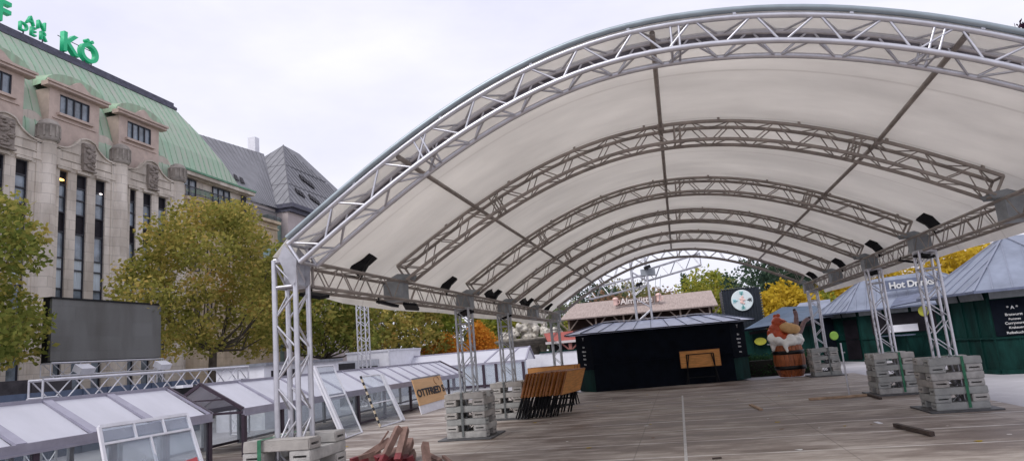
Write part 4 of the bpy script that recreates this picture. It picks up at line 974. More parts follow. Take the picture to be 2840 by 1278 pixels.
mb = MB(); mb.span((-15.4, 20.6, 1.2), (-15.36, 22.5, 1.85)); mb.span((-15.4, 23.0, 1.55), (-15.36, 25.0, 1.62)); mb.build('side_panel', m_windark, t)
for y in (21, 24.4): mb = MB(); mb.lathe((-15.5, y, .36), [(.40, -.12), (.42, -.1), (.42, .1), (.40, .12)], 16, R=Euler((0, PI/2, 0)).to_matrix()); mb.build('wheel', m_black, t)

# ---------------------------------------------------------------- folding tables
def table(name='folding_table'):
    """folded table standing on its legs, board upright: local X = board length, Z up"""
    t = thing(name, 'x', 'folding table')
    mb = MB(); mb.box((0, 0, .88), (1.42, .032, .60)); mb.build('table_top', m_wood, t)
    mb = MB(); mb.box((0, .0, .582), (1.43, .038, .012)); mb.box((0, 0, 1.182), (1.43, .038, .012)); mb.box((-.712, 0, .88), (.014, .038, .60)); mb.box((.712, 0, .88), (.014, .038, .60)); mb.build('edge_band', m_wood_e, t)
    for s in (-1, 1):
        mb = MB(); mb.tube((s*.48, .035, 1.05), (s*.50, .04, .0), .021, 6); mb.build('leg', m_black, t)
        mb = MB(); mb.tube((s*.40, .06, 1.05), (s*.58, .07, .02), .019, 6); mb.build('leg', m_black, t)
    mb = MB(); mb.tube((-.50, .04, .22), (.50, .04, .22), .018, 6); mb.build('stretcher', m_black, t)
    mb = MB(); mb.tube((-.48, .035, 1.05), (.48, .035, 1.05), .016, 6); mb.build('hinge_bar', m_black, t)
    return t
tb0 = table()
OR2 = ['front', 'second', 'third', 'fourth', 'fifth', 'sixth', 'seventh', 'eighth', 'ninth', 'tenth', 'eleventh', 'twelfth']
ang = math.radians(78)                                 # boards face right, leaning left
for k in range(12):
    o = tb0 if k == 0 else dup(tb0)
    o.rotation_mode = 'XYZ'
    r = random.Random(k)
    Rz = Matrix.Rotation(ang+r.uniform(-.025, .025), 4, 'Z'); Rl = Matrix.Rotation(.34+r.uniform(-.01, .01), 4, 'X')
    Mx = Matrix.Translation((-3.22-.088*k, 10.15-.018*k+r.uniform(-.02, .02), .012+.0)) @ Rz @ Rl
    o.matrix_world = Mx; o.location = Mx.to_translation(); o.rotation_euler = Mx.to_euler()
    tag(o, f'{OR2[k]} folding table, counted from the right, in the leaning row of wooden tables', 'folding table', 'folding tables leaning in a row')
for k in range(3):
    o = dup(tb0, (-3.98+.06*k, 12.7+.16*k, .0), .12)
    o.rotation_euler = (-.06, 0, .10+.02*k)
    tag(o, f'{["front", "middle", "rear"][k]} one of three light boarded folding tables standing behind the leaning row', 'folding table', 'upright folding tables behind the row')
o = dup(tb0, (.52, 18.28, .02), .03); o.rotation_euler = (-.05, 0, PI+.06)
tag(o, 'single folding table standing upright against the front of the dark bar hut', 'folding table', None)
if 'group' in o: del o['group']

# ---------------------------------------------------------------- timber heap and scraps
def timber(L_, w_, h_, kind):
    t = thing('timber_offcut', 'x', 'timber')
    mb = MB(); mb.box((0, 0, 0), (L_, w_, h_)); mb.build('beam', m_timber, t)
    if kind: mb = MB(); mb.box((-L_/2-.02, 0, 0), (.13, w_*1.03, h_*1.03)); mb.build('red_end', m_red, t)
    return t
TB = [((985, 1112), .62, .10, .36, .80, 1.30, 'upright beam, left of the two standing highest in the heap'), ((1012, 1112), .60, .11, .34, .75, 1.65, 'upright beam, right of the two standing highest in the heap'),
      ((1000, 1138), .55, .12, .16, .30, 1.35, 'beam with red end in the centre of the heap'), ((945, 1130), .60, .12, .14, .45, .62, 'beam slanting down at the left side of the heap'),
      ((1025, 1130), .55, .13, .18, .45, 1.75, 'beam with red end at the right of the heap'), ((978, 1142), .45, .11, .09, .15, 1.1, 'low beam with red end at the foot of the heap'),
      ((1036, 1145), .45, .11, .08, .10, 1.9, 'lowest beam on the right of the heap'), ((925, 1145), .5, .10, .06, .15, .9, 'lowest beam on the left of the heap'),
      ((1072, 1142), .5, .11, .16, .60, 2.0, 'grey beam tipped up, just right of the heap'), ((1092, 1152), .45, .08, .05, .15, 2.4, 'grey offcut lying right of the tipped beam'), ((1125, 1155), .35, .05, .03, .2, 2.3, 'small pale offcut rightmost by the heap'),
      ((1000, 1155), .5, .10, .05, .0, 1.4, 'beam at the very bottom of the heap'), ((950, 1153), .5, .10, .05, .05, 1.0, 'bottom left beam of the heap'), ((958, 1112), .5, .03, .26, .9, .5, 'thin slat sticking out of the heap')]
for k, ((px, py), L_, w_, z, tilt, a, lab) in enumerate(TB):
    p = at(px, py, z=z); t = timber(L_, w_, w_, k not in (8, 9, 10, 13)); t.location = p; t.rotation_euler = (.3*(k % 3-1), -tilt, a)
    tag(t, lab+', on the deck', 'timber', 'timber offcuts in a heap on the deck')
def bar_thing(name, label, cat, p, q, w_, h_, m):
    mb = MB(); mb.bar(p, q, w_, h_); return tag(mb.build(name, m), label, cat)
bar_thing('timber_bar', 'dark wet timber bar lying on the deck before the nearest right column', 'timber', at(2252, 1068, z=.04), at(2345, 1090, z=.04), .07, .06, m_dwood)
bar_thing('plank', 'long thin plank lying at the foot of the thin steel pole', 'plank', at(2035, 1003, z=.03), at(2180, 993, z=.03), .09, .05, m_lightwood)
bar_thing('plank', 'dark plank edge between the plank and the middle right ballast stack', 'plank', at(2182, 991, z=.03), at(2215, 1001, z=.03), .06, .05, m_dwood)
bar_thing('wood_chip', 'small brown wood piece lying on the deck before the thin steel pole', 'wood scrap', at(1888, 1017, z=.02), at(1915, 1029, z=.02), .07, .035, m_lightwood)
bar_thing('dark_stick', 'small dark stick lying on the deck near the bottom edge', 'wood scrap', at(1792, 1152, z=.015), at(1815, 1150, z=.015), .03, .02, m_dwood)
bar_thing('paper_scrap', 'small white paper scrap on the deck left of the dark timber bar', 'paper scrap', at(2203, 1060, z=.006), at(2216, 1064, z=.006), .07, .006, m_white)
for k, (px, py, q) in enumerate(((1700, 965, 0), (2462, 1108, 1), (1625, 1070, 2), (1345, 1062, 3), (2010, 1130, 4), (1480, 1125, 5))):
    p = at(px, py, z=.006); mb = MB(); mb.add([p+Vector((.05*math.cos(a)*(1+.4*math.sin(3*a)), .05*math.sin(a), .002*math.sin(2*a))) for a in [2*PI*i/9 for i in range(9)]], [tuple(range(9))])
    tag(mb.build('fallen_leaf', lf_y if k % 2 else m_chalk), ['pale leaf at the foot of the bar hut', 'pale leaf below the nearest right column', 'pale leaf in the middle of the deck', 'pale leaf under the leaning tables', 'pale leaf low in the centre right', 'pale leaf low in the centre left'][k]+', lying on the deck', 'leaf', 'pale leaves scattered on the deck')
for k in range(34):
    r = random.Random(200+k); q = Vector((r.uniform(-7.5, 5.2), r.uniform(1.5, 17), .006)); s_ = r.uniform(.5, 1.1)
    if abs(abs(q.x)-4.65) < .8: q.x *= .6
    mb = MB(); a0 = r.uniform(0, 6); mb.add([q+Vector((.045*s_*math.cos(a+a0)*(1+.45*math.sin(3*a)), .045*s_*math.sin(a+a0), .003*math.sin(2*a))) for a in [2*PI*i/9 for i in range(9)]], [tuple(range(9))])
    tag(mb.build('leaf_scrap', [m_chalk, lf_br, lf_y, m_chalk][k % 4]), 'small leaf or paper scrap scattered on the open deck', 'leaf', 'small scraps scattered over the deck')
b = at(2137, 995, z=0); tt = thing('steel_pole', 'thin grey steel pole standing on the deck before the rear right column', 'pole', b)
mb = MB(); mb.tube(b, b+Vector((0, 0, 1.25)), .02, 8); mb.build('pole', m_alu, tt)
mb = MB(); mb.box(b+Vector((0, 0, .01)), (.14, .14, .02)); mb.box(b+Vector((.02, 0, 1.02)), (.09, .03, .03)); mb.build('foot_plate', m_steel, tt)

# ---------------------------------------------------------------- dark bar hut at the end of the canopy
hut = thing('bar_hut', 'long dark bar hut with a low zinc roof at the far end of the deck', 'market hut', (-1, 19.5, 0))
fp = [(-4.05, 18.75), (-3.32, 17.75), (1.72, 18.65), (2.30, 19.5), (2.0, 21.4), (-4.2, 20.8)]
HZ = 2.11
mb = MB(); n = len(fp)
for i in (1, 3, 4, 5):
    a, b = Vector((*fp[i], 0)), Vector((*fp[(i+1) % n], 0)); mb.bar((a+b)/2+Vector((0, 0, HZ/2))-(b-a)/2, (a+b)/2+Vector((0, 0, HZ/2))+(b-a)/2, .06, HZ) if False else mb.slab([a, b, b+Vector((0, 0, HZ)), a+Vector((0, 0, HZ))], .06)
mb.build('wall', m_navy, hut)
for i, lab in ((0, 'left'), (2, 'right')):
    a, b = Vector((*fp[i], 0)), Vector((*fp[i+1], 0)); up = Vector((0, 0, 1)); d = (b-a).normalized(); nn_ = Vector((d.y, -d.x, 0))
    mb = MB(); mb.slab([a, b, b+up*.80, a+up*.80], .08, nn_); mb.build('lower_panel', m_dgreen, hut)
    mb = MB(); mb.slab([a+up*.86, b+up*.86, b+up*HZ, a+up*HZ], .08, nn_); mb.build('upper_panel', m_navy, hut)
    mb = MB(); mb.bar(a+up*.83-d*.05+nn_*.03, b+up*.83+d*.05+nn_*.03, .06, .05); mb.build('sill', m_navy, hut)
    mid = (a+b)/2+nn_*.012; 
    for k, (tx, sz) in enumerate((('Y', .16), ('Bier', .09), ('Glühwein', .075), ('Kakao', .075), ('Kölsch', .075), ('Wein', .075))):
        z = (1.90, 1.62, 1.46, 1.32, 1.18, .98)[k]
        place_text('menu_line', tx, sz, .004, mid+Vector((0, 0, z)), d, up, m_chalk, hut, .003)
mb = MB(); a, b = Vector((*fp[1], .98)), Vector((*fp[2], .98)); mb.bar(a, b, .16, .05); mb.build('counter', m_navy, hut)
ctr = Vector((-.9, 19.6, 0))
def off(p, d): v = Vector((*p, 0))-ctr; return ctr+v*(1+d/v.length)
ev = [off(p, .42)+Vector((0, 0, HZ+.05)) for p in fp]; rv = [Vector((-3.1, 19.15, 2.50)), Vector((-2.95, 19.0, 2.50)), Vector((1.15, 19.95, 2.50)), Vector((1.3, 20.05, 2.50)), Vector((1.25, 20.2, 2.50)), Vector((-3.1, 19.4, 2.50))]
mb = MB()
for i in range(n): j = (i+1) % n; q = [ev[i], ev[j], rv[j], rv[i]]; mb.slab(q, .03, ((q[1]-q[0]).cross(q[2]-q[0])))
mb.slab(rv, .03, (0, 0, 1)); mb.build('roof', m_hroof, hut)
mb = MB()
for i in range(n): mb.bar(ev[i]+Vector((0,0,.02)), rv[i]+Vector((0,0,.03)), .05, .03)
for k in range(1, 9): t_ = k/9; mb.bar(ev[1].lerp(ev[2], t_)+Vector((0,0,.01)), rv[1].lerp(rv[2], t_)+Vector((0,0,.02)), .02, .02)
mb.build('roof_batten', m_kroof_l, hut)
mb = MB()
for i in range(n): mb.bar(ev[i]-Vector((0,0,.025)), ev[(i+1) % n]-Vector((0,0,.025)), .03, .035)
mb.build('fascia', m_navy, hut)
mb = MB(); 
for k in range(9): 
    q = rv[1].lerp(rv[2], k/8)+Vector((0, 0, .05+.02*math.sin(k*2.1))); q2 = rv[1].lerp(rv[2], (k+1)/8 if k < 8 else 1)+Vector((0, 0, .05+.02*math.sin((k+1)*2.1)))
    if k < 8: mb.bar(q, q2, .14, .03)
mb.build('ridge_sheet', m_white, hut)

# ---------------------------------------------------------------- barrel with figure
bc = Vector((3.62, 18.7, .012))
bar = thing('barrel', 'large brown wooden barrel with black hoops brimming with white foam', 'barrel', bc)
PR = [(.40, 0), (.47, .16), (.525, .38), (.545, .58), (.53, .80), (.49, 1.02), (.455, 1.18)]
mb = MB(); ns = 22
for k in range(ns):
    a0, a1 = 2*PI*k/ns+.012, 2*PI*(k+1)/ns-.012; vs_ = []
    for r_, z in PR:
        for rr_ in (r_, r_-.03):
            for a in (a0, a1): vs_.append(bc+Vector((rr_*math.cos(a), rr_*math.sin(a), z)))
    fs = []
    for i in range(len(PR)-1):
        o_ = i*4; fs += [(o_, o_+1, o_+5, o_+4), (o_+2, o_+6, o_+7, o_+3), (o_, o_+4, o_+6, o_+2), (o_+1, o_+3, o_+7, o_+5)]
    e_ = (len(PR)-1)*4; fs += [(0,2,3,1), (e_, e_+1, e_+3, e_+2)]
    mb.add(vs_, fs)
mb.lathe(bc, [(.01, .02), (.39, .02)], 24); mb.build('staves', m_barrel, bar)
for z0_, r_ in ((.32, .525), (.85, .532)):
    mb = MB(); mb.lathe(bc, [(r_-.02, z0_-.07), (r_+.012, z0_-.065), (r_+.016, z0_+.065), (r_-.02, z0_+.07)], 32); mb.build('hoop', m_hoop, bar)
def blobmesh(name, balls, m, parent, vox=.028, org=None, subs=None):
    """union of rounded volumes remeshed into one continuous skin"""
    mb = MB()
    for c, r_ in [(q[0], q[1]) for q in balls]:
        mb.ball(c, r_, 14, R=None)
    for q in (subs or []): mb.path(q[0], q[1], 10)
    o = mb.build(name, m, parent)
    md = o.modifiers.new('r', 'REMESH'); md.mode = 'VOXEL'; md.voxel_size = vox
    sm2 = o.modifiers.new('s', 'SMOOTH'); sm2.factor = .6; sm2.iterations = 4
    dg = bpy.context.evaluated_depsgraph_get(); dg.update(); me = bpy.data.meshes.new_from_object(o.evaluated_get(dg))
    o.modifiers.clear(); o.data = me; me.polygons.foreach_set('use_smooth', [True]*len(me.polygons)); 
    if not me.materials: me.materials.append(m)
    return o
rr_ = random.Random(3); fo = []
B_ = lambda x, y, z: bc+Vector((x*1.0, y*1.0, z))
for k in range(16):
    a = 2*PI*k/16; fo.append((B_(.43*math.cos(a), .43*math.sin(a), 1.20+.05*rr_.uniform(-1, 1)), (.14, .14, .12+.03*rr_.random())))
for k in range(7): fo.append((B_(rr_.uniform(-.25, .25), rr_.uniform(-.25, .25), 1.22), (.2, .2, .12)))
fo += [(B_(-.30, -.42, 1.30), (.17, .13, .14)), (B_(.30, -.40, 1.34), (.15, .12, .11)), (B_(-.58, -.25, 1.38), (.10, .12, .14)), (B_(-.46, -.22, 1.36), (.18, .18, .24)), (B_(-.52, -.1, 1.5), (.12, .14, .12)), (B_(.38, -.2, 1.38), (.17, .15, .13)), (B_(.1, -.42, 1.38), (.15, .12, .12)), (B_(-.50, -.15, 1.15), (.10, .12, .25)), (B_(.15, -.45, 1.22), (.17, .12, .15)), (B_(.42, -.25, 1.25), (.16, .14, .12)), (B_(-.12, -.50, 1.12), (.09, .06, .20)), (B_(-.10, -.54, .93), (.055, .045, .09)), (B_(.02, -.44, 1.30), (.14, .12, .10))]
blobmesh('foam', fo, m_foam, bar)
B_ = lambda x, y, z: bc+Vector((x*1.28-.03, y*1.1-.05, 1.28+(z-1.22)*1.50))
SC = lambda L_: [(c, tuple(q*1.32 for q in r_)) for c, r_ in L_]
fig = thing('reindeer_figure', 'red-brown reindeer figure lying back in the barrel foam with its hooves up', 'figure', B_(0, 0, 1.2))
body = [(B_(-.05, .05, 1.25), (.30, .28, .22)), (B_(-.22, -.06, 1.50), (.19, .18, .17)), (B_(-.16, -.08, 1.66), (.155, .16, .155)), (B_(-.05, -.12, 1.63), (.14, .14, .12)),
        (B_(-.30, -.05, 1.44), (.17, .16, .10)), (B_(-.38, -.04, 1.38), (.10, .12, .07)), (B_(-.20, -.20, 1.36), (.15, .14, .14)), (B_(-.10, -.28, 1.28), (.14, .12, .09)),
        (B_(-.20, -.02, 1.80), (.05, .04, .07)), (B_(-.10, -.02, 1.82), (.06, .05, .06))]
blobmesh('body', SC(body), m_skin_red, fig, .022)
blobmesh('muzzle', SC([(B_(.02, -.16, 1.53), (.17, .18, .15)), (B_(.14, -.18, 1.49), (.19, .17, .15)), (B_(.26, -.19, 1.47), (.15, .15, .13))]), m_tan, fig, .02)
for x, z, lab in ((-.06, 1.665, 0), (.04, 1.66, 1)):
    mb = MB(); mb.path([B_(x-.045, -.265, z-.01), B_(x, -.285, z+.02), B_(x+.045, -.27, z-.012)], .009, 6); mb.build('closed_eye', m_ink, fig)
mb = MB(); mb.ball(B_(-.20, -.12, 1.74), (.035, .03, .06), 10); mb.build('ear', mat('dark_ear', (.09, .03, .02), .6), fig)
for q in ((( .20, .05, 1.25), (.36, .02, 1.62), (.38, .0, 1.80), (.36, -.02, 1.88)), ((.28, -.10, 1.25), (.42, -.08, 1.42), (.55, -.10, 1.62), (.66, -.10, 1.68))):
    pts = [B_(*v) for v in q]
    o = blobmesh('leg', [(pts[-1], (.075, .06, .06))], m_hoof, fig, .018, subs=[(pts, [.12, .095, .075, .08])])
    mb = MB(); mb.ball(pts[-1]+(pts[-1]-pts[-2]).normalized()*.06, (.06, .05, .05), 10); mb.build('hoof', mat('dark_hoof', (.05, .035, .04), .4), fig)

# ---------------------------------------------------------------- zinc roofed huts on the right
def poly_hut(name, label, corners, hz, ridge, over, wallm, faces, door=None, base=-.07):
    """corners counter-clockwise from above; faces: index -> list of (kind, u0, u1, z0, z1)"""
    n = len(corners); cx = sum(c[0] for c in corners)/n; cy = sum(c[1] for c in corners)/n
    t = thing(name, label, 'market hut', (cx, cy, base)); up = Vector((0, 0, 1))
    cs = [Vector((*c, base)) for c in corners]
    for i in range(n):
        a, b = cs[i], cs[(i+1) % n]; d = (b-a).normalized(); nn_ = Vector((d.y, -d.x, 0)); L_ = (b-a).length
        H = hz-base
        mb = MB(); mb.slab([a, b, b+up*H, a+up*H], .08, nn_)
        mb.bar(a+up*.06+nn_*.02, b+up*.06+nn_*.02, .06, .12); mb.bar(a+up*1.0+nn_*.02, b+up*1.0+nn_*.02, .06, .05)
        k = max(2, int(L_/.55))
        for j in range(k+1): q = a.lerp(b, j/k)+nn_*.012; mb.bar(q+up*.1, q+up*(H-.2), .05, .03, d)
        mb.build('wall', wallm, t)
        mb = MB()
        k = max(1, int(L_/1.0)); 
        for j in range(k): mb.slab([a.lerp(b, (j+.06)/k)+up*(H-.22)+nn_*.06, a.lerp(b, (j+.94)/k)+up*(H-.22)+nn_*.06, a.lerp(b, (j+.94)/k)+up*(H-.02)+nn_*.10, a.lerp(b, (j+.06)/k)+up*(H-.02)+nn_*.10], .03, nn_)
        mb.build('eave_board', m_ktrim, t)
        for (kind, u0, u1, z0, z1) in faces.get(i, []):
            q = lambda u, z, o_=.05: a.lerp(b, u)+up*(z-base)+nn_*o_
            mb = MB(); mb.slab([q(u0, z0), q(u1, z0), q(u1, z1), q(u0, z1)], .02, nn_); mb.build(kind, {'door_opening': m_windark, 'hatch': m_windark, 'menu_board': m_navy, 'window': m_white}.get(kind, m_windark), t)
    c0 = Vector((cx, cy, 0)); 
    E_ = []
    for c in corners: v = Vector((c[0]-cx, c[1]-cy, 0)); E_.append(c0+v*(1+over/v.length)+up*(hz+.02))
    R_ = []
    for c in corners:                               # nearest ridge point
        best = min(ridge, key=lambda r: (Vector((r[0], r[1], 0))-Vector((*c, 0))).length); R_.append(Vector(best))
    mb = MB(); bt = MB()
    for i in range(n):
        j = (i+1) % n; q = [E_[i], E_[j], R_[j], R_[i]]
        if (R_[i]-R_[j]).length < 1e-4: q = q[:3]
        nr = (q[1]-q[0]).cross(q[2]-q[0]).normalized(); mb.slab(q, .03, nr)
        L_ = (E_[j]-E_[i]).length; d = (E_[j]-E_[i]).normalized(); k = max(2, int(L_/.42))
        for s_ in range(1, k):
            p = E_[i].lerp(E_[j], s_/k); x = (p-E_[i]).dot(d); xi = (R_[i]-E_[i]).dot(d); xj = (R_[j]-E_[i]).dot(d)
            top = (R_[i]-E_[i])-d*xi
            f = 1.0
            if x < xi: f = x/xi
            if x > xj: f = (L_-x)/(L_-xj)
            bt.bar(p+nr*.012, p+top*f*.97+nr*.012, .022, .025, nr)
        bt.bar(E_[i]+up*.02, R_[i]+up*.03, .05, .04)
    mb.build('roof', m_kroof, t); bt.build('roof_batten', mat('zinc_seam', (.24, .26, .33), .5, .3), t)
    mb = MB()
    for i in range(n): mb.bar(E_[i]-up*.02, E_[(i+1) % n]-up*.02, .05, .07)
    mb.build('fascia', m_kroof_l, t)
    return t, cs, E_, R_
k1, cs, E1, R1 = poly_hut('market_hut', 'green market hut with steep zinc roof and black menu board at the right edge', [(8.05, 16.7), (8.50, 14.30), (10.6, 13.5), (13.2, 14.5), (13.2, 17.0), (11.6, 18.2), (9.2, 18.2)], 2.25,
    [(9.97, 16.0, 3.92), (11.6, 15.9, 3.92)], .55, m_dgreen, {1: [('menu_board', .02, .98, .98, 2.0)]})
a, b = cs[1], cs[2]; d = (b-a).normalized(); nn_ = Vector((d.y, -d.x, 0)); 
for k, (tx, sz, u, z) in enumerate((('* A *', .13, .22, 1.78), ('Bratwurst', .10, .22, 1.60), ('Pommes', .08, .22, 1.48), ('Currywurst', .10, .22, 1.36), ('Krakauer', .09, .22, 1.24), ('Reibekuchen', .095, .22, 1.10))):
    place_text('menu_line', tx, sz, .004, a.lerp(b, .24)+Vector((0, 0, z+.0))+nn_*.065, d, (0, 0, 1), m_chalk, k1, .001)
k2, cs2, E2, R2 = poly_hut('market_hut', 'green hut with zinc hip roof and Hot Drinks lettering in the right background', [(7.15, 28.6), (7.95, 26.4), (11.9, 25.0), (13.8, 26.5), (13.4, 29.3), (8.6, 30.4)], 2.2,
    [(8.6, 27.6, 3.62), (11.6, 27.0, 3.76)], .6, m_dgreen, {0: [('door_opening', .50, .95, 0.0, 1.85)], 1: [('hatch', .12, .72, 1.1, 1.95)]})
a = Vector((9.0, 25.95, 2.98)); b = Vector((11.35, 25.4, 3.02)); d = (b-a).normalized()
mb = MB(); mb.bar(a, b, .08, .06); mb.build('sign_rail', m_kroof_l, k2)
mb = MB(); mb.bar(a, a+Vector((.1, .6, 0)), .05, .05); mb.build('sign_bracket', m_kroof_l, k2)
mb = MB(); mb.bar(b, b+Vector((.1, .6, 0)), .05, .05); mb.build('sign_bracket', m_kroof_l, k2)
mb = MB(); mb.bar(a+Vector((0, .05, .25)), b+Vector((0, .05, .25)), .02, .40); mb.build('sign_board', mat('sign_slate', (.13, .15, .22), .7), k2)
place_text('lettering', 'Hot Drinks', .40, .06, a.lerp(b, .5)+Vector((0, 0, .07)), d, (0, 0, 1), m_chalk, k2, .012, .95)
t = thing('sign_disc', 'yellow round sign hanging at the awning of the drinks hut', 'sign', (11.5, 24.0, 1.9), group='coloured disc signs on the huts')
p = at(2323, 782, y=23.6); t.location = p; mb = MB(); mb.lathe(p, [(.20, -.02), (.22, 0), (.20, .02)], 20, R=Euler((PI/2, 0, .2)).to_matrix()); mb.build('disc', m_yellow, t); mb = MB(); mb.bar(p, p+Vector((.5, .6, 0)), .03, .03); mb.build('bracket', m_dgreen, t)
p = at(2098, 844, y=24.6); t = thing('sign_disc', 'lime green round sign between the rear right column and the drinks hut', 'sign', p, group='coloured disc signs on the huts'); mb = MB(); mb.lathe(p, [(.17, -.02), (.19, 0), (.17, .02)], 20, R=Euler((PI/2, 0, .1)).to_matrix()); mb.build('disc', m_lime, t); mb = MB(); mb.bar(p, (p.x+.5, p.y+.7, p.z), .03, .03); mb.build('bracket', m_dgreen, t)
# awning and stools of the drinks hut
a = at(2240, 770, y=24.2); b = at(2330, 752, y=22.9)
mb = MB(); mb.slab([a, b, b+Vector((.5, .8, .35)), a+Vector((.5, .8, .35))], .05); mb.build('raised_flap', m_kroof_l, k2)
for k, px in enumerate((2215, 2252, 2290)):
    p = at(px, 905, z=-.07); tt = thing('bar_table', ['left', 'middle', 'right'][k]+' one of the dark green standing tables before the drinks hut', 'standing table', p, group='standing tables before the drinks hut')
    mb = MB(); mb.tube(p, p+Vector((0, 0, 1.05)), .04, 8); mb.lathe(p, [(.26, 0), (.24, .03), (.04, .06)], 12); mb.build('stand', m_dgreen, tt)
    mb = MB(); mb.lathe(p+Vector((0, 0, 1.05)), [(.38, 0), (.38, .035)], 16); mb.build('table_top', m_kroof_l, tt)
a, b = at(2238, 822, y=25.1), at(2312, 845, y=24.4)
mb = MB(); mb.box(((a.x+b.x)/2, 24.75, 1.30), (1.1, .03, .30), Euler((0, 0, -.4)).to_matrix()); mb.build('white_board', m_white, k2)

# green hut behind the barrel
k3 = thing('market_hut', 'dark green hut with slate-blue pitched roof behind the barrel', 'market hut', (5, 26, 0))
p0, p1 = at(1888, 905, y=24.5), at(2075, 905, y=24.5)
mb = MB(); mb.span((p0.x-.3, 24.5, -.07), (p1.x, 28, 1.75))
for k in range(9): q = p0.x-.2+k*.40; mb.span((q, 24.46, 0), (q+.04, 24.5, 1.75))
mb.build('wall', m_dgreen, k3)
e0, e1 = at(1872, 828, y=24.0), at(1955, 805, y=24.0)
mb = MB(); mb.slab([at(1870, 829, y=24.0), at(2062, 800, y=24.0), at(2062, 768, y=26.2), at(1968, 772, y=26.2)], .08); mb.build('roof', mat('slate_blue_roof', (.055, .085, .13), .55, .1, .2, 2), k3)
mb = MB(); mb.bar(at(1870, 831, y=23.98), at(2062, 803, y=23.98), .05, .10); mb.build('fascia', m_navy, k3)
mb = MB(); mb.bar(at(1885, 838, y=24.3), at(2060, 812, y=24.3), .06, .12); mb.build('painted_eave_shade', m_windark, k3)  # near-black bar, paints the shade below the eave
mb = MB(); mb.bar(at(1930, 866, y=24.3), at(1950, 866, y=24.3), .3, .05); mb.build('shelf', m_postg, k3)
p = at(1913, 858, y=24.3); t = thing('sign_disc', 'yellow oval sign on the green wall left of the barrel', 'sign', p, group='coloured disc signs on the huts')
mb = MB(); mb.lathe(p, [(.235, -.015), (.245, 0), (.235, .015)], 24, R=Euler((PI/2, 0, 0)).to_matrix() @ Matrix.Diagonal((1.05, .68, 1))); mb.build('disc', m_yellow, t)
mb = MB(); mb.bar(p+Vector((0, .03, 0)), p+Vector((0, .19, 0)), .03, .03); mb.build('bracket', m_dgreen, t)
k4 = thing('market_hut', 'hut with paler blue-grey roof seen behind the figure and its hooves', 'market hut', (7, 31, 0))
mb = MB(); mb.slab([at(1985, 790, y=29), at(2092, 775, y=29), at(2088, 752, y=31), at(2012, 762, y=31)], .08); mb.build('roof', m_kroof, k4)
a, b = at(1992, 792, y=29.3), at(2088, 780, y=29.3); mb = MB(); mb.span((a.x, 29.3, -.07), (b.x, 32, min(a.z, b.z))); mb.build('wall', m_dgreen, k4)
k5 = thing('market_hut', 'pale roofed stall beyond the rear right column', 'market hut', (9, 31, 0))
mb = MB(); mb.slab([at(2040, 800, y=28), at(2120, 790, y=28), at(2112, 768, y=30), at(2052, 772, y=30)], .06); mb.build('roof', m_kroof, k5)
a, b = at(2045, 803, y=28.3), at(2112, 795, y=28.3); mb = MB(); mb.span((a.x, 28.3, -.07), (b.x, 30, min(a.z, b.z))); mb.build('wall', m_navy, k5)
# hedge
a, b = at(1888, 900, z=.5), at(1962, 890, z=.5); hd = thing('hedge', 'clipped dark hedge between the bar hut and the barrel', 'hedge', ((2.4+3.6)/2, 21.5, -.07))
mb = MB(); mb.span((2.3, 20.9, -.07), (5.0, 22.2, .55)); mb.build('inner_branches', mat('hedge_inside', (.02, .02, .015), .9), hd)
leaves('foliage', [(2.5+.28*k, 21.5+.3*math.sin(k), .45, .32, .75, .32) for k in range(9)]+[(2.5+.28*k, 21.2, .15, .3, .5, .3) for k in range(9)], 5200, .05, m_hedge, hd, 5)

# ---------------------------------------------------------------- dark container with snow emblem
sb = thing('dark_container', 'black corrugated box tower carrying a round white snowflake emblem', 'container', (3.1, 28.6, 0))
a, b = at(1816, 735, y=28), at(1908, 716, y=28); X0, X1, Z1 = a.x, b.x, (a.z+b.z)/2
mb = MB(); mb.span((X0, 28.0, -.07), (X1, 30.2, Z1))
k = int((X1-X0)/.14)
for j in range(k): mb.span((X0+j*.14+.03, 27.96, 0), (X0+j*.14+.10, 28.0, Z1-.05))
mb.build('container_body', mat('black_corrugated', (.018, .024, .035), .5, .2, .2, 4), sb)
mb = MB()
for k in range(int((X1-X0)/.13)): x = X0+k*.13; mb.ball((x, 27.95, Z1+.03), (.06, .05, .035), 6)
for k in range(int(Z1/.13)): mb.ball((X1+.02, 27.95, .1+k*.13), (.05, .05, .05), 6); mb.ball((X0-.02, 27.95, .1+k*.13), (.03, .05, .05), 6)
mb.build('garland', mat('garland_grey', (.09, .10, .10), .9), sb)
c = at(1867, 755, y=27.9)
mb = MB(); mb.lathe(c, [(.51, -.02), (.53, 0), (.51, .03)], 36, R=Euler((PI/2, 0, 0)).to_matrix()); mb.build('emblem_disc', mat('emblem_white', (.70, .78, .80), .5, 0, .05, 3), sb)
for k, (a_, col) in enumerate(((90, m_teal), (0, m_ink), (270, m_teal), (180, mat('cyan_paint', (.25, .62, .68), .6)))):
    a_ = math.radians(a_); d = Vector((math.cos(a_), 0, math.sin(a_))); e = Vector((-d.z, 0, d.x)); o_ = c+Vector((0, -.05, 0)); mb = MB()
    mb.bar(o_+d*.22, o_+d*.45, .03, .012, (0, 1, 0))
    for s in (-1, 1):
        for r_ in (.29, .37): mb.bar(o_+d*r_, o_+d*(r_+.07)+e*s*.09, .028, .012, (0, 1, 0))
    mb.build('snowflake_arm', col, sb)
mb = MB(); o_ = c+Vector((0, -.05, 0))
for (x, z, r_) in ((0, .05, .10), (.02, .17, .06), (-.03, -.08, .09), (.06, -.15, .05), (-.08, .08, .05), (.10, .02, .05)): mb.ball(o_+Vector((x, 0, z)), (r_, .012, r_), 12)
mb.build('pink_motif', m_pink, sb)

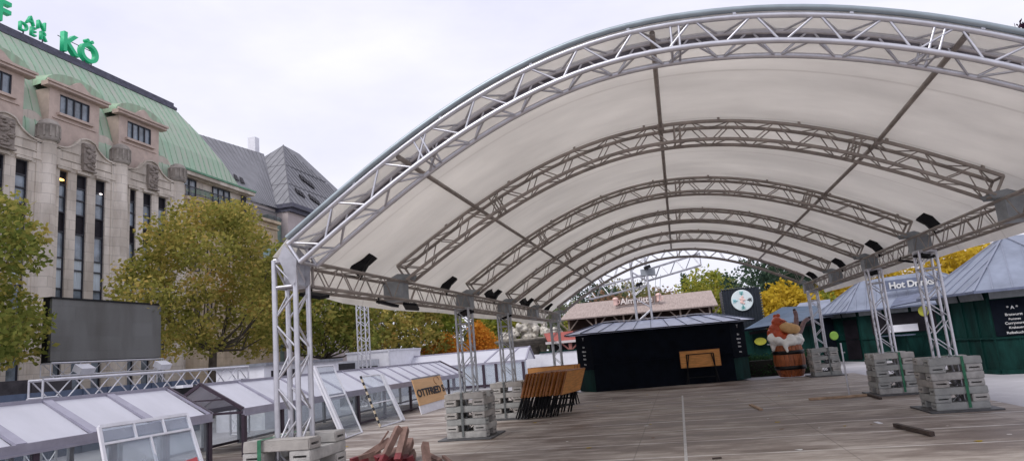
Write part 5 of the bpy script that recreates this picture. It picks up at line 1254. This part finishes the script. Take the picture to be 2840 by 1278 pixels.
# ---------------------------------------------------------------- chalet behind
ch = thing('chalet', 'long dark brown open chalet with a pale pink shingle roof behind the bar hut', 'building', (-2, 35, 0))
YC = 34.0
eL, eR_ = at(1408, 806, y=YC), at(1806, 764, y=YC); rL, rR_ = at(1445, 757, y=YC+2.4), at(1790, 737, y=YC+2.4)
ez = (eL.z+eR_.z)/2; rz_ = (rL.z+rR_.z)/2
eL.z = eR_.z = ez; rL.z = rR_.z = rz_
mb = MB(); mb.slab([eL, eR_, rR_, rL], .08); q0, q1 = Vector((eL.x, YC+4.8, ez)), Vector((eR_.x, YC+4.8, ez)); mb.slab([rL, rR_, q1, q0], .08)
mb.build('shingle_roof', m_shing, ch)
mb = MB(); mb.span((eL.x+.3, YC+1.2, -.07), (eR_.x-.3, YC+4.2, ez-.02)); mb.build('wall', m_brown, ch)
mb = MB(); mb.span((eL.x+.1, YC+.1, 1.9), (eR_.x-.1, YC+1.2, 2.05)); mb.build('balcony_floor', m_brown, ch)
mb = MB(); 
for k in range(70): x = eL.x+.3+(eR_.x-eL.x-.6)*k/69; mb.span((x, YC+.2, 2.05), (x+.07, YC+.23, 2.65))
mb.span((eL.x+.3, YC+.18, 2.62), (eR_.x-.3, YC+.26, 2.70)); mb.build('balustrade', mat('red_brown_rail', (.12, .045, .03), .8), ch)
for k in range(6):
    x = eL.x+.5+(eR_.x-eL.x-1.0)*k/5; mb = MB(); mb.span((x-.05, YC+.25, -.07), (x+.05, YC+.35, ez-.05)); mb.bar((x, YC+.3, ez-.75), (x+.6, YC+.3, ez-.1), .07, .07); mb.bar((x, YC+.3, ez-.75), (x-.6, YC+.3, ez-.1), .07, .07)
    mb.build('post', mat('weathered_post', (.24, .19, .16), .8), ch)
a, b = at(1548, 757, y=YC+1.0), at(1658, 748, y=YC+1.0); zz = (a.z+b.z)/2+.12
cs_ = thing('chalet_sign', 'pale cut-out lettering with a beer mug at each end on the chalet roof', 'sign', ((a.x+b.x)/2, YC+.9, zz-.4))
mb = MB(); mb.span((a.x, YC+.96, zz-.42), (b.x, YC+1.0, zz-.34)); mb.span((a.x+.1, YC+.98, zz-.34), (b.x-.1, YC+1.02, zz-.02)); mb.build('sign_board', mat('grey_brown_board', (.20, .15, .13), .8), cs_)
place_text('lettering', 'Almhütte', .52, .05, ((a.x+b.x)/2-.05, YC+.94, zz-.34), (1, 0, 0), (0, 0, 1), mat('pale_letters', (.72, .66, .64), .6), cs_, .01)
for x in (a.x+.02, b.x-.02):
    mg = MB(); c = Vector((x, YC+.85, zz-.36)); mg.lathe(c, [(.14, 0), (.13, .32), (.15, .34)], 14); mg.ball(c+Vector((0, 0, .38)), (.18, .16, .11), 12); mg.path([c+Vector((.13, 0, .28)), c+Vector((.24, 0, .26)), c+Vector((.25, 0, .12)), c+Vector((.13, 0, .06))], .025, 6); mg.build('beer_mug', m_pink, cs_)
# ---------------------------------------------------------------- lattice tower with ring truss
tw = thing('lattice_tower', 'tall white lattice tower carrying long sloping trusses behind the bar hut', 'lattice tower', (-1.4, 26, 0))
q = at(1615, 700, y=26.0); mb = MB(); tp = Vector((q.x, 26, q.z+1.1))
bt_ = at(1622, 800, y=26.0)
truss(mb, [(bt_.x-.40, 26, 0+tp.z*k/9) for k in range(10)], (1, 0, 0), lambda k: (0, 1, 0), .74, .7, .05, .028, .62, 6); mb.build('lattice_mast', m_alu, tw)
mb = MB(); truss(mb, [at(1480, 727, y=29), at(1620, 690, y=26.5)], (0, 1, 0), lambda k: (0, 0, -1), .45, .55, .030, .015, .5, 5); mb.build('lattice_arm', m_alu, tw)
mb = MB(); truss(mb, [at(1625, 678, y=26.3), at(1760, 636, y=24.3)], (0, 1, 0), lambda k: (0, 0, -1), .45, .55, .030, .015, .5, 5); mb.build('lattice_arm', m_alu, tw)
mb = MB(); c = at(1630, 685, y=26.2); mb.box(c, (.7, .5, .32)); mb.build('hoist_head', mat('hoist_grey', (.28, .30, .33), .5, .3), tw)
for px in (1652, 1664): mb = MB(); mb.tube(at(1662 if px > 1655 else 1650, 690, y=26), at(px-6, 765, y=26), .012, 5); mb.build('stay_cable', m_steel, tw)
for (px, py, lab) in ((1628, 672, 'on top of the lattice tower head'), (1608, 715, 'on the left side of the lattice tower')):
    c = at(px, py, y=25.8); mb = MB(); mb.box(c, (.34, .2, .14), Euler((0, -.3, 0)).to_matrix()); mb.bar(c, c+Vector((0, .25, -.12)), .04, .04); tag(mb.build('spot_lamp', m_black), 'small black spot lamp '+lab, 'spot lamp')

# ---------------------------------------------------------------- stone fountain, red roofed stall
fn = thing('stone_fountain', 'large carved stone fountain with figures behind the left columns', 'fountain', (-9.5, 36, -.07))
rr_ = random.Random(9); pts = []
c0 = at(1335, 845, y=36)
mb = MB(); mb.lathe((c0.x, 36, -.07), [(1.4, 0), (1.2, .5), (.6, .9), (.55, 1.9), (1.0, 2.1), (2.3, 2.35), (2.45, 2.5), (2.3, 2.55), (.6, 2.6)], 28); mb.build('basin', mat('mossy_stone', (.22, .20, .17), .95, 0, .4, 2.5, .8, 12), fn)
bl = []
for k in range(60):
    x = rr_.uniform(-1, 1); bl.append((Vector((c0.x+x*1.9, 36+rr_.uniform(-.5, .5), 2.6+max(0, 1.35*(1-abs(x)**1.3))*rr_.random())), (rr_.uniform(.12, .30), .25, rr_.uniform(.12, .34))))
bl += [(Vector((c0.x-.1, 36, 2.6+.4*k)), (.6-.12*k, .4, .4)) for k in range(4)]
blobmesh('sculpture', bl, mat('pale_carved_stone', (.50, .47, .42), .9, 0, .4, 3.5, .9, 14), fn, .05)
from mathutils import noise as mno
for v in bpy.data.objects['sculpture'].data.vertices: v.co += v.normal*(.16*mno.noise(v.co*3.1)+.09*mno.noise(v.co*8.0))
mb = MB(); 
for dx in (-1.1, -.2, .9): mb.lathe((c0.x+dx, 35.4, -.07), [(.22, 0), (.16, .5), (.18, 1.6), (.3, 2.2)], 10)
mb.build('support_figure', mat('mossy_stone_b', (.24, .22, .17), .95, 0, .4, 3, .8, 14), fn)
rs = thing('red_roof_stall', 'stall with red roof and pinkish braced post left of the bar hut', 'market hut', (-6, 33, 0))
a, b = at(1385, 858, y=32), at(1462, 868, y=32)
mb = MB(); mb.slab([at(1378, 858, y=32), at(1466, 856, y=32), at(1440, 832, y=33.5), at(1368, 838, y=33.5)], .08); mb.build('roof', m_redroof, rs)
mb = MB(); mb.span((a.x-.3, 33.2, -.07), (b.x, 34, 1.95)); mb.build('wall', m_windark, rs)
p = at(1437, 895, y=32.1); mb = MB(); mb.span((p.x-.09, 32.1, -.07), (p.x+.09, 32.3, 1.95)); mb.bar((p.x, 32.2, 1.5), (p.x-.5, 32.2, 1.95), .08, .08); mb.bar((p.x, 32.2, 1.5), (p.x+.5, 32.2, 1.95), .08, .08); mb.build('braced_post', mat('dusty_red_wood', (.36, .15, .13), .8), rs)
mb = MB(); mb.span((a.x-.3, 31.95, 1.98), (b.x+.2, 32.05, 2.12)); mb.build('front_beam', m_pale, rs)
bh = thing('white_cart', 'white kiosk front and sills just left of the bar hut base', 'kiosk', (-4.6, 21.5, 0))
mb = MB(); mb.span((-5.6, 21.6, -.07), (-4.15, 22.4, .62)); mb.build('cart_body', m_white, bh)
mb = MB(); mb.span((-5.7, 21.5, .28), (-4.15, 21.6, .36)); mb.span((-5.7, 21.5, .62), (-4.15, 22.4, .72)); mb.build('cart_rail', mat('rusty_rail', (.20, .10, .09), .7), bh)
# far city block on the right
cb2 = thing('office_block', 'white office block glimpsed between golden trees at the right', 'building', (20, 75, 0))
a, b = at(2100, 690, y=75), at(2160, 690, y=75); mb = MB(); mb.span((a.x, 75, -.07), (b.x+1.5, 85, a.z)); mb.build('wall', m_white, cb2)
mb = MB()
for z in range(2, int(a.z), 3): mb.span((a.x+.3, 74.9, z), (b.x+1.2, 75, z+1.3))
mb.build('window_band', m_windark, cb2)
a, b = at(2265, 664, y=75), at(2312, 664, y=75); c2_ = thing('office_block', 'pale block with dark window bands behind the drinks hut roof', 'building', (28, 75, 0))
mb = MB(); mb.span((a.x, 75, -.07), (b.x+3, 85, a.z)); mb.build('wall', m_white, c2_)
mb = MB()
for k in range(int(a.z/1.1)): mb.span((a.x+.6, 74.9, k*1.1), (b.x+2.5, 75, k*1.1+.6))
mb.build('window_band', m_windark, c2_)
